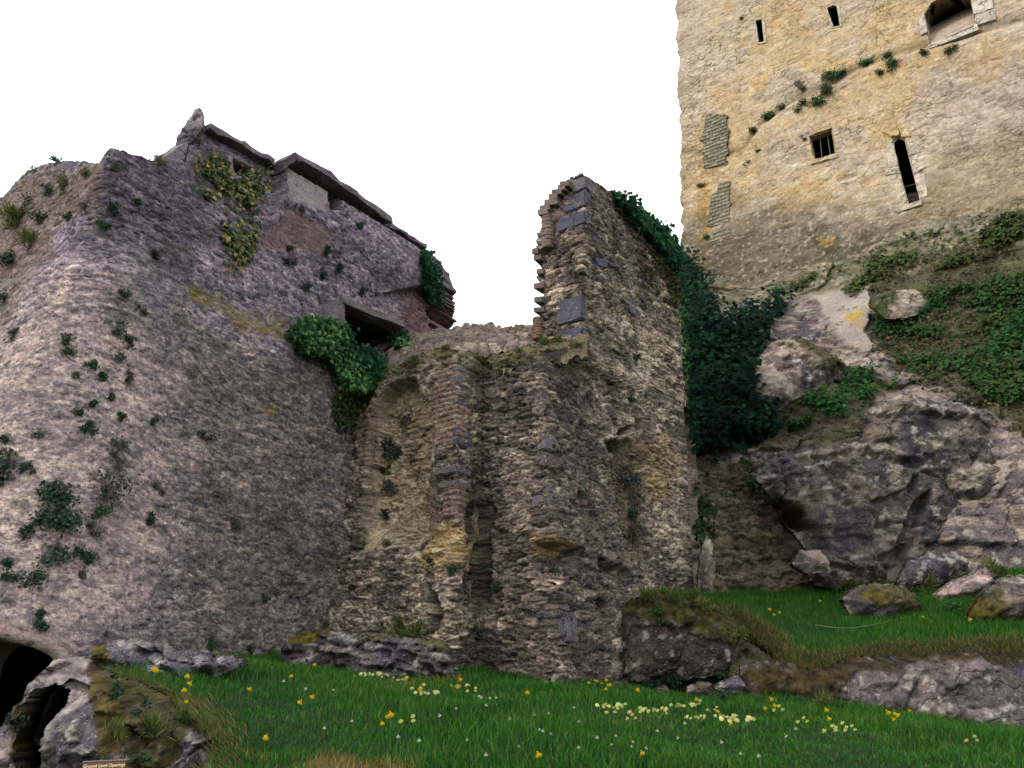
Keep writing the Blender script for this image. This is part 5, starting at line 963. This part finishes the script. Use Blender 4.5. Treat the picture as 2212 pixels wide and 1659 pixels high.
plants('on the mossy lower-left crag', 'weeds on the lower-left crag', [(300, 1545, 22, 'fern'), (340, 1580, 26, 'grass'), (260, 1500, 18, 'fern'), (400, 1560, 20, 'grass'), (250, 1580, 18, 'grass'), (310, 1640, 20, 'fern'), (440, 1580, 16, 'grass'), (30, 1560, 16, 'fern')], 'weed')
plants('on the mossy retaining rock', 'weeds on the retaining rock', [(1400, 1296, 18, 'grass'), (1450, 1300, 18, 'grass'), (1520, 1316, 16, 'grass'), (1570, 1335, 14, 'grass'), (1425, 1320, 15, 'green'), (1600, 1375, 14, 'grass')], 'weed')
plants('among the terrace boulders', 'weeds on the terrace', [(2060, 1318, 20, 'green'), (1880, 1258, 16, 'grass'), (1990, 1270, 18, 'grass'), (2150, 1238, 18, 'grass'), (1830, 1262, 14, 'grass'), (1450, 1285, 14, 'green'), (1500, 1290, 14, 'grass')], 'weed')
# grass: uncountable blades standing on the bank and the terrace
def blades(X, Y, Z, hgt, wid, col, rng, lean=.55, bias=(0, 0)):
    n = len(X); p = np.stack([X, Y, Z], -1); a = rng.rand(n) * 2 * math.pi; side = np.stack([np.cos(a), np.sin(a), a * 0], -1)
    b = rng.rand(n) * 2 * math.pi; ln = lean * rng.rand(n); dr = np.stack([np.cos(b) * ln + bias[0], np.sin(b) * ln + bias[1], np.ones(n)], -1); h = hgt[:, None]; w = wid[:, None]
    mid = p + dr * (.55, .55, .6) * h; tip = p + dr * (1.35, 1.35, .95) * h
    V = np.stack([p - side * w, p + side * w, mid - side * w * .8, mid + side * w * .8, tip], 1).reshape(-1, 3); i = np.arange(n) * 5
    q = np.stack([i, i + 1, i + 3, i + 2], -1); t = np.stack([i + 2, i + 3, i + 4], -1); return V, [q, t], np.repeat(col, 5, 0)
rng = np.random.RandomState(77)
def lawn(label, n, xr, yr, inside, hfun, strawf, seed, h0=.075):
    X = rng.uniform(*xr, n); Y = yr[0] + (yr[1] - yr[0]) * rng.rand(n) ** 1.25; m = inside(X, Y); X, Y = X[m], Y[m]; Z = hfun(X, Y) - .01; P3 = np.stack([X, Y, Z], -1)
    px, py = proj(P3); m = (px > -40) & (px < 2260) & (py < 1720); X, Y, Z, P3, px, py = X[m], Y[m], Z[m], P3[m], px[m], py[m]
    k = fbm(P3, 2.2, 3, seed); s = strawf(P3, px, py); s = ss(s + .25 * rng.normal(size=len(X)), .35, .8)
    col = pal(np.clip(.5 + .4 * k + .25 * rng.normal(size=len(X)), 0, 1), [S(10, 48, 4), S(22, 80, 8), S(52, 98, 18), S(18, 72, 16), S(70, 100, 30)]); col = mix(col, pal(rng.rand(len(X)), [S(92, 84, 40), S(124, 106, 56), S(70, 72, 34)]), s)
    hh = h0 * (1 + .6 * fbm(P3, .9, 3, seed + 1)) * rng.uniform(.5, 1.5, len(X))
    V, f, c = blades(X, Y, Z, np.clip(hh, .03, .3), rng.uniform(.0022, .0045, len(X)), col, rng); return tag(mesh_obj('grass', V, f, c, M_GRASS, smooth=False), label, 'grass', kind='stuff')
def sb(P3, px, py): return ss((fbm(P3, .9, 4, 503) - .05) * ss(P3[:, 0], .3, -.8) - .1 + .6 * pm(px, py, [(560, 1560), (700, 1530), (760, 1600), (760, 1659), (560, 1659)], 60) + .5 * pm(px, py, [(440, 1440), (600, 1450), (640, 1500), (480, 1490)], 40) + .5 * ss(sdp(P3[:, 0], P3[:, 1], BANK_OUT), .5, .05) * (P3[:, 0] < 0), .2, .7)
lawn('lush spring grass with dry straw patches covering the foreground bank', 190000, (-4.2, 8.5), (5.0, 12.4), lambda X, Y: sdp(X, Y, BANK_OUT) > -.02, bank_h, sb, 900)
lawn('deep green grass covering the raised terrace under the cliff', 90000, (1.6, 11), (11, 15.6), lambda X, Y: terdist(X, Y) > .02, terr_h, lambda P3, px, py: ss(terdist(P3[:, 0], P3[:, 1]), .34, .08) - .1, 910, .085)
# dry fringe of grass hanging over the terrace edge
pts = []; T = TER_OUT[1:10]
for k in range(len(T) - 1):
    a, b = np.array(T[k]), np.array(T[k + 1]); L = np.linalg.norm(b - a); m = int(L * 1500); t = rng.rand(m)[:, None]; nrm = np.array((b - a)[::-1]) * (1, -1) / L
    pts.append(a + (b - a) * t + nrm * rng.normal(.01, .05, (m, 1)))
pts = np.concatenate(pts); X, Y = pts[:, 0], pts[:, 1]; Z = terr_h(X, np.maximum(Y, Y + .08)) + rng.uniform(-.07, .04, len(X)); n = len(X)
cc = pal(rng.rand(n), [S(70, 60, 32), S(104, 86, 50), S(48, 64, 24), S(124, 102, 66), S(36, 60, 20), S(30, 58, 16)]) * rng.uniform(.6, 1.2, (n, 1))
V, f, c = blades(X, Y - .03, Z, rng.uniform(.04, .11, n), rng.uniform(.0016, .003, n), cc, rng, .9, (-.1, -.9)); V[4::5, 2] -= rng.uniform(.0, .12, n)
tag(mesh_obj('grass_fringe', V, f, c, M_GRASS, smooth=False), 'tan dry grass hanging over the front edge of the terrace', 'grass', kind='stuff')
E = np.array([(-1.95, 5.3), (-2.1, 6.1), (-2.5, 6.7), (-3.1, 7.2), (-3.7, 7.7)]); tt_ = rng.rand(1800) * (len(E) - 1); ki = tt_.astype(int); e0 = E[ki] + (E[ki + 1] - E[ki]) * (tt_ - ki)[:, None]; X = e0[:, 0] + np.abs(rng.normal(.16, .10, 1800)); Y = e0[:, 1] + rng.normal(0, .05, 1800); n = 1800
V, f, c = blades(X, Y, bank_h(X, Y) - .01, rng.uniform(.04, .10, n), rng.uniform(.0018, .0034, n), pal(rng.rand(n), [S(74, 70, 34), S(116, 96, 54), S(44, 72, 24), S(134, 114, 72)]), rng, .8, (-.7, -.3))
tag(mesh_obj('grass_fringe', V, f, c, M_GRASS, smooth=False), 'straw-coloured grass hanging over the mossy lower-left crag', 'grass', kind='stuff')
# ------------------------------------------------------------------ flowers
bpy.context.view_layer.update(); DG = bpy.context.evaluated_depsgraph_get()
def on_ground(x, y):
    h = None
    for fn in (lambda X, Y: bank_h(X, Y), lambda X, Y: terr_h(X, Y)):
        d = ray(x, y); t = np.linspace(4, 17, 1400); Pq = EYE + d * (t / d[1])[:, None]; g = fn(Pq[:, 0], Pq[:, 1])
        ok = (Pq[:, 2] < g + .05) & ((sdp(Pq[:, 0], Pq[:, 1], BANK_OUT) > -.1) if h is None and fn(np.array([0.]), np.array([8.]))[0] == bank_h(np.array([0.]), np.array([8.]))[0] else (terdist(Pq[:, 0], Pq[:, 1]) > 0))
        i = np.argmax(ok)
        if ok[i]:
            p = Pq[i]; 
            if h is None or p[1] < h[1]: h = p
    return h
def ground_pt(x, y, top):
    h = cast(x, y)
    d = ray(x, y)
    if top: t = np.linspace(10.9, 16, 900); fn, ins = terr_h, lambda X, Y: terdist(X, Y) > 0
    else: t = np.linspace(5, 12.5, 1200); fn, ins = bank_h, lambda X, Y: sdp(X, Y, BANK_OUT) > -.2
    Pq = EYE + d * (t / d[1])[:, None]; ok = (Pq[:, 2] < fn(Pq[:, 0], Pq[:, 1]) + .06) & ins(Pq[:, 0], Pq[:, 1])
    if not ok.any(): return None
    p = Pq[np.argmax(ok)].copy(); p[2] -= .09; return p
def flower_head(petals, rad, cols, ctr, rows=1, cup=.2, seed=0):
    rg = np.random.RandomState(seed); Vs = []; Fs = []; Cs = []; b = 0
    for r in range(rows):
        for k in range(petals):
            a = 2 * math.pi * (k + .5 * r) / petals + rg.normal() * .05; rr = rad * (1 - .28 * r); w = math.pi / petals * 1.05
            z0 = .004 + .006 * r; V = [(0, 0, z0)]
            for s, q in ((-w, .75), (-w * .4, 1), (w * .4, 1), (w, .75)): V.append((math.cos(a + s) * rr * q, math.sin(a + s) * rr * q, z0 + rr * cup * (1 + .6 * r)))
            Vs += V; Fs += [(b, b + 1, b + 2), (b, b + 2, b + 3), (b, b + 3, b + 4)]; Cs += [np.asarray(cols) * rg.uniform(.85, 1.1)] * 5; b += 5
    for k in range(8):
        a = 2 * math.pi * k / 8; Vs.append((math.cos(a) * rad * .22, math.sin(a) * rad * .22, .012 + .006 * rows)); Cs.append(ctr)
    Vs.append((0, 0, .02 + .006 * rows)); Cs.append(ctr)
    for k in range(8): Fs.append((b + k, b + (k + 1) % 8, b + 8))
    return np.array(Vs), np.array(Fs), np.array(Cs)
def make_flower(name, head, h, nleaf, seed):
    rg = np.random.RandomState(seed); V, f, c = head; tilt = Matrix.Rotation(-.75, 3, 'X'); V = V @ np.array(tilt).T + np.array((0, 0, h))
    o = mesh_obj(name, V, f, c, M_PETAL, rebase=False, smooth=False); o.location = (0, 0, 0)
    V2, f2, c2 = ribbons([np.stack([np.zeros(5), np.linspace(.01, 0, 5), np.linspace(0, h, 5)], -1)], .0035, S(60, 104, 44), rg); mesh_obj('stem', V2, f2, c2, M_GRASS, o)
    a = rg.rand(nleaf) * 2 * math.pi; q = np.zeros((nleaf, 3)); dn = np.stack([np.cos(a), np.sin(a), np.full(nleaf, .5)], -1)
    V2, f2, c2 = leaves_mesh(q, np.tile((0, 0, 1.), (nleaf, 1)), dn, rg.uniform(.06, .11, nleaf), np.tile(S(34, 84, 30), (nleaf, 1)), OVAL, OVF); mesh_obj('leaf_rosette', V2, f2, c2, M_LEAF, o, smooth=False)
    return o
def place(src, p, s, rz, label, cat, group, first):
    if first: o = src
    else:
        o = src.copy(); COL.objects.link(o)
        for ch in src.children:
            cc = ch.copy(); COL.objects.link(cc); cc.parent = o
    o.location = p; o.scale = (s, s, s); o.rotation_euler = (0, 0, rz); return tag(o, label, cat, group)
rg = random.Random(5)
def scatter(src, lst, s, lab, cat, group, top=False, first=True, spread=0):
    lst = sorted(lst); k = 0
    for (x, y) in lst:
        p = ground_pt(x, y, top)
        if p is None: continue
        k += 1; place(src, p, s * rg.uniform(.85, 1.2), rg.uniform(-.6, .6), lab + (', leftmost' if k == 1 else ', %s from the left' % (ORD[k - 1] if k < 16 else 'far along')), cat, group, first); first = False
    return first
dand = make_flower('dandelion', flower_head(14, .021, S(240, 204, 30), S(236, 180, 16), 3, .15, 1), .12, 6, 1)
f1 = scatter(dand, [(331, 1459), (336, 1463), (402, 1477), (406, 1493), (396, 1506), (401, 1522), (537, 1500)], 1.0, 'yellow dandelion beside the slate outcrop', 'flower', 'dandelions in the grass')
f1 = scatter(dand, [(678, 1446), (629, 1468), (672, 1521), (645, 1533), (573, 1597), (572, 1609)], 1.0, 'yellow dandelion near the straw patches of the bank', 'flower', 'dandelions in the grass', first=f1)
f1 = scatter(dand, [(836, 1562), (826, 1574), (844, 1571)], 1.15, 'dandelion of the lower middle trio', 'flower', 'dandelions in the grass', first=f1)
f1 = scatter(dand, [(907, 1502), (877, 1475), (990, 1494), (995, 1482), (1139, 1514)], 1.1, 'yellow dandelion in front of the niche wall', 'flower', 'dandelions in the grass', first=f1)
f1 = scatter(dand, [(1272, 1483), (1285, 1476), (1290, 1479), (1300, 1481), (1310, 1480), (1314, 1488), (1318, 1491), (1309, 1497), (1378, 1506)], 1.05, 'dandelion in the clump at the tall wall foot', 'flower', 'dandelions in the grass', first=f1)
f1 = scatter(dand, [(1506, 1521), (1551, 1544), (1581, 1574), (1670, 1528), (1675, 1535), (1655, 1540), (1389, 1638), (1165, 1655)], 1.1, 'yellow dandelion among the primroses', 'flower', 'dandelions in the grass', first=f1)
f1 = scatter(dand, [(1789, 1550), (1794, 1564), (1924, 1559), (1935, 1552), (1934, 1564), (1944, 1563), (1968, 1546)], 1.15, 'yellow dandelion below the long lilac-grey rock', 'flower', 'dandelions in the grass', first=f1)
f1 = scatter(dand, [(1685, 1329), (1673, 1336), (1664, 1326), (1774, 1309), (1995, 1340), (2099, 1353)], 1.2, 'yellow dandelion in the terrace grass', 'flower', 'dandelions on the terrace', top=True, first=f1)
# primrose clumps: many pale heads over a rosette
def primrose(seed, n):
    rg2 = np.random.RandomState(seed); Vs = []; Fs = []; Cs = []; b = 0; stems = []
    for k in range(n):
        V, f, c = flower_head(5, .019, S(232, 232, 150), S(222, 190, 60), 1, .08, seed + k); a = rg2.rand() * 6.28; r = .085 * math.sqrt(rg2.rand()); ctr = np.array((math.cos(a) * r * 1.5, math.sin(a) * r, .095 + rg2.uniform(-.02, .025)))
        M = np.array(Matrix.Rotation(-.8 + rg2.normal() * .2, 3, 'X')); Vs.append(V @ M.T + ctr); Fs.append(f + b); Cs.append(c); b += len(V); stems.append(np.linspace((0, 0, 0), ctr, 4))
    o = mesh_obj('primrose_bush', np.concatenate(Vs), np.concatenate(Fs), np.concatenate(Cs), M_PETAL, rebase=False, smooth=False); o.location = (0, 0, 0)
    V, f, c = ribbons(stems, .002, S(120, 130, 80), rg2); mesh_obj('stem', V, f, c, M_GRASS, o)
    m = 12; a = rg2.rand(m) * 6.28; V, f, c = leaves_mesh(np.zeros((m, 3)), np.tile((0, 0, 1.), (m, 1)), np.stack([np.cos(a), np.sin(a), np.full(m, .45)], -1), rg2.uniform(.07, .12, m), np.tile(S(44, 96, 38), (m, 1)), OVAL, OVF); mesh_obj('leaf_rosette', V, f, c, M_LEAF, o, smooth=False)
    return o
pa = primrose(50, 11); pb = primrose(80, 4)
f2 = scatter(pa, [(1317, 1526), (1414, 1537), (1476, 1526), (1502, 1548), (1568, 1546), (1594, 1560)], 1.0, 'full primrose clump right of the tall wall', 'flower', 'primrose clumps')
f2 = scatter(pa, [(801, 1458), (995, 1479), (922, 1498)], .9, 'full primrose clump before the niche wall', 'flower', 'primrose clumps', first=f2)
f3 = scatter(pb, [(783, 1457), (879, 1466), (1030, 1491), (896, 1560), (915, 1488)], .9, 'sparse pale primrose before the niche wall', 'flower', 'primrose clumps')
f3 = scatter(pb, [(1335, 1538), (1387, 1541), (1372, 1550), (1350, 1527), (1549, 1530), (1514, 1520), (1743, 1557), (1847, 1575), (1806, 1580), (2112, 1597), (1828, 1572), (1690, 1535)], .95, 'sparse pale primrose right of the tall wall', 'flower', 'primrose clumps', first=f3)
dz = make_flower('daisy', flower_head(11, .0135, S(236, 238, 236), S(220, 190, 60), 1, .05, 3), .10, 4, 2)
dl = [(825, 1465), (838, 1464), (850, 1466), (868, 1470), (720, 1490), (1035, 1512), (1040, 1513), (1058, 1514), (1072, 1512), (1050, 1530), (1100, 1560), (1155, 1548), (1185, 1545), (1250, 1560), (1165, 1578), (1172, 1586), (1190, 1585), (1440, 1545), (1322, 1611), (1365, 1616), (1368, 1604), (1330, 1589), (1290, 1600), (1120, 1612), (1050, 1640), (1465, 1600), (1560, 1612), (1600, 1632), (1640, 1640), (1700, 1600), (1250, 1620), (985, 1535), (950, 1556), (760, 1560), (700, 1580), (860, 1600), (905, 1610), (1010, 1600), (1420, 1585), (1480, 1570), (1240, 1531), (1395, 1620), (1720, 1580), (1900, 1600), (1960, 1590), (660, 1490), (612, 1478)]
n3 = len(dl) // 3
fl = scatter(dz, sorted(dl)[:15], 1.0, 'tiny white daisy in the left half of the bank', 'flower', 'daisies in the grass')
fl = scatter(dz, sorted(dl)[15:30], 1.0, 'tiny white daisy in the middle of the bank', 'flower', 'daisies in the grass', first=fl)
fl = scatter(dz, sorted(dl)[30:45], 1.0, 'tiny white daisy in the right half of the bank', 'flower', 'daisies in the grass', first=fl)
# ------------------------------------------------------------------ sign, twig, stake
sp = at(221, 1690, 5.5); sg = empty('sign', (sp[0], 5.5, .35), 'small brown sign reading Ground Level Openings in front of the mossy crag', 'sign')
sw = .27; tz = at(221, 1644, 5.5)[2]
def boxm(name, c0, sz, col, mat, par, rot=0.0, bev=.004):
    bm = bmesh.new(); bmesh.ops.create_cube(bm, size=1); bmesh.ops.scale(bm, vec=sz, verts=bm.verts); bmesh.ops.bevel(bm, geom=list(bm.edges), offset=bev, segments=2, affect='EDGES'); bmesh.ops.rotate(bm, matrix=Matrix.Rotation(rot, 3, 'Y'), verts=bm.verts)
    bmesh.ops.triangulate(bm, faces=bm.faces); bm.verts.index_update(); V = np.array([v.co for v in bm.verts]) + c0; f = np.array([[v.index for v in q.verts] for q in bm.faces]); bm.free(); return mesh_obj(name, V, f, col, mat, par, smooth=False)
M_SIGN = material('painted_sign', .85, 1.15, 8, rough=.5, spec=.3, bump=.05); M_LETTER = material('sign_lettering', .95, 1.05, 8, rough=.5, spec=.3, bump=0, tint=tuple(S(226, 214, 186)))
ROT = R(-2.5)
boxm('panel', np.array((sp[0], 5.5, tz - .09)), (sw, .018, .18), S(98, 66, 28), M_SIGN, sg, ROT); boxm('post', np.array((sp[0], 5.525, (tz - .12) / 2 + .2)), (.035, .03, tz - .5), S(70, 54, 36), M_SIGN, sg)
boxm('edge', np.array((sp[0], 5.5, tz + .002)), (sw + .006, .024, .006), S(120, 104, 130), M_SIGN, sg, ROT, .001)
fc = bpy.data.curves.new('lettering', 'FONT'); fc.body = 'Ground Level Openings'; fc.size = .0265; fc.align_x = 'CENTER'; fc.extrude = .0008
to = bpy.data.objects.new('tmp', fc); COL.objects.link(to); bpy.context.view_layer.update(); me = bpy.data.meshes.new_from_object(to.evaluated_get(bpy.context.evaluated_depsgraph_get())); bpy.data.objects.remove(to)
me.materials.clear(); me.materials.append(M_LETTER); lo = bpy.data.objects.new('lettering', me); COL.objects.link(lo); lo.parent = sg
lo.location = Vector((sp[0], 5.489, tz - .033)) - sg.location; lo.rotation_euler = (R(90), ROT, 0)
def tw(label, pts, Y, w, col):
    p = np.array([ground_pt(x, y, True) + np.array((0, 0, .13)) for x, y in pts]); V, f, c = ribbons([p], w, col, np.random.RandomState(2)); return tag(mesh_obj('fallen_twig', V, f, c, M_TWIG), label, 'twig')
tw('thin bleached twig lying in the terrace grass below the mossy boulder', [(1762, 1356), (1800, 1362), (1840, 1363), (1880, 1357), (1930, 1346), (1958, 1338)], 12, .004, S(120, 112, 92))
h = cast(1708, 668)
if h: b = h[0]; V, f, c = ribbons([np.array([b + (0, -.02, -.1), b + (0, -.04, .35), b + (.01, -.04, .66)])], .03, S(26, 26, 28), np.random.RandomState(1)); tag(mesh_obj('iron_stake', V, f, c, M_IRON), 'black iron stake standing at the foot of the keep above the dark ivy', 'stake')
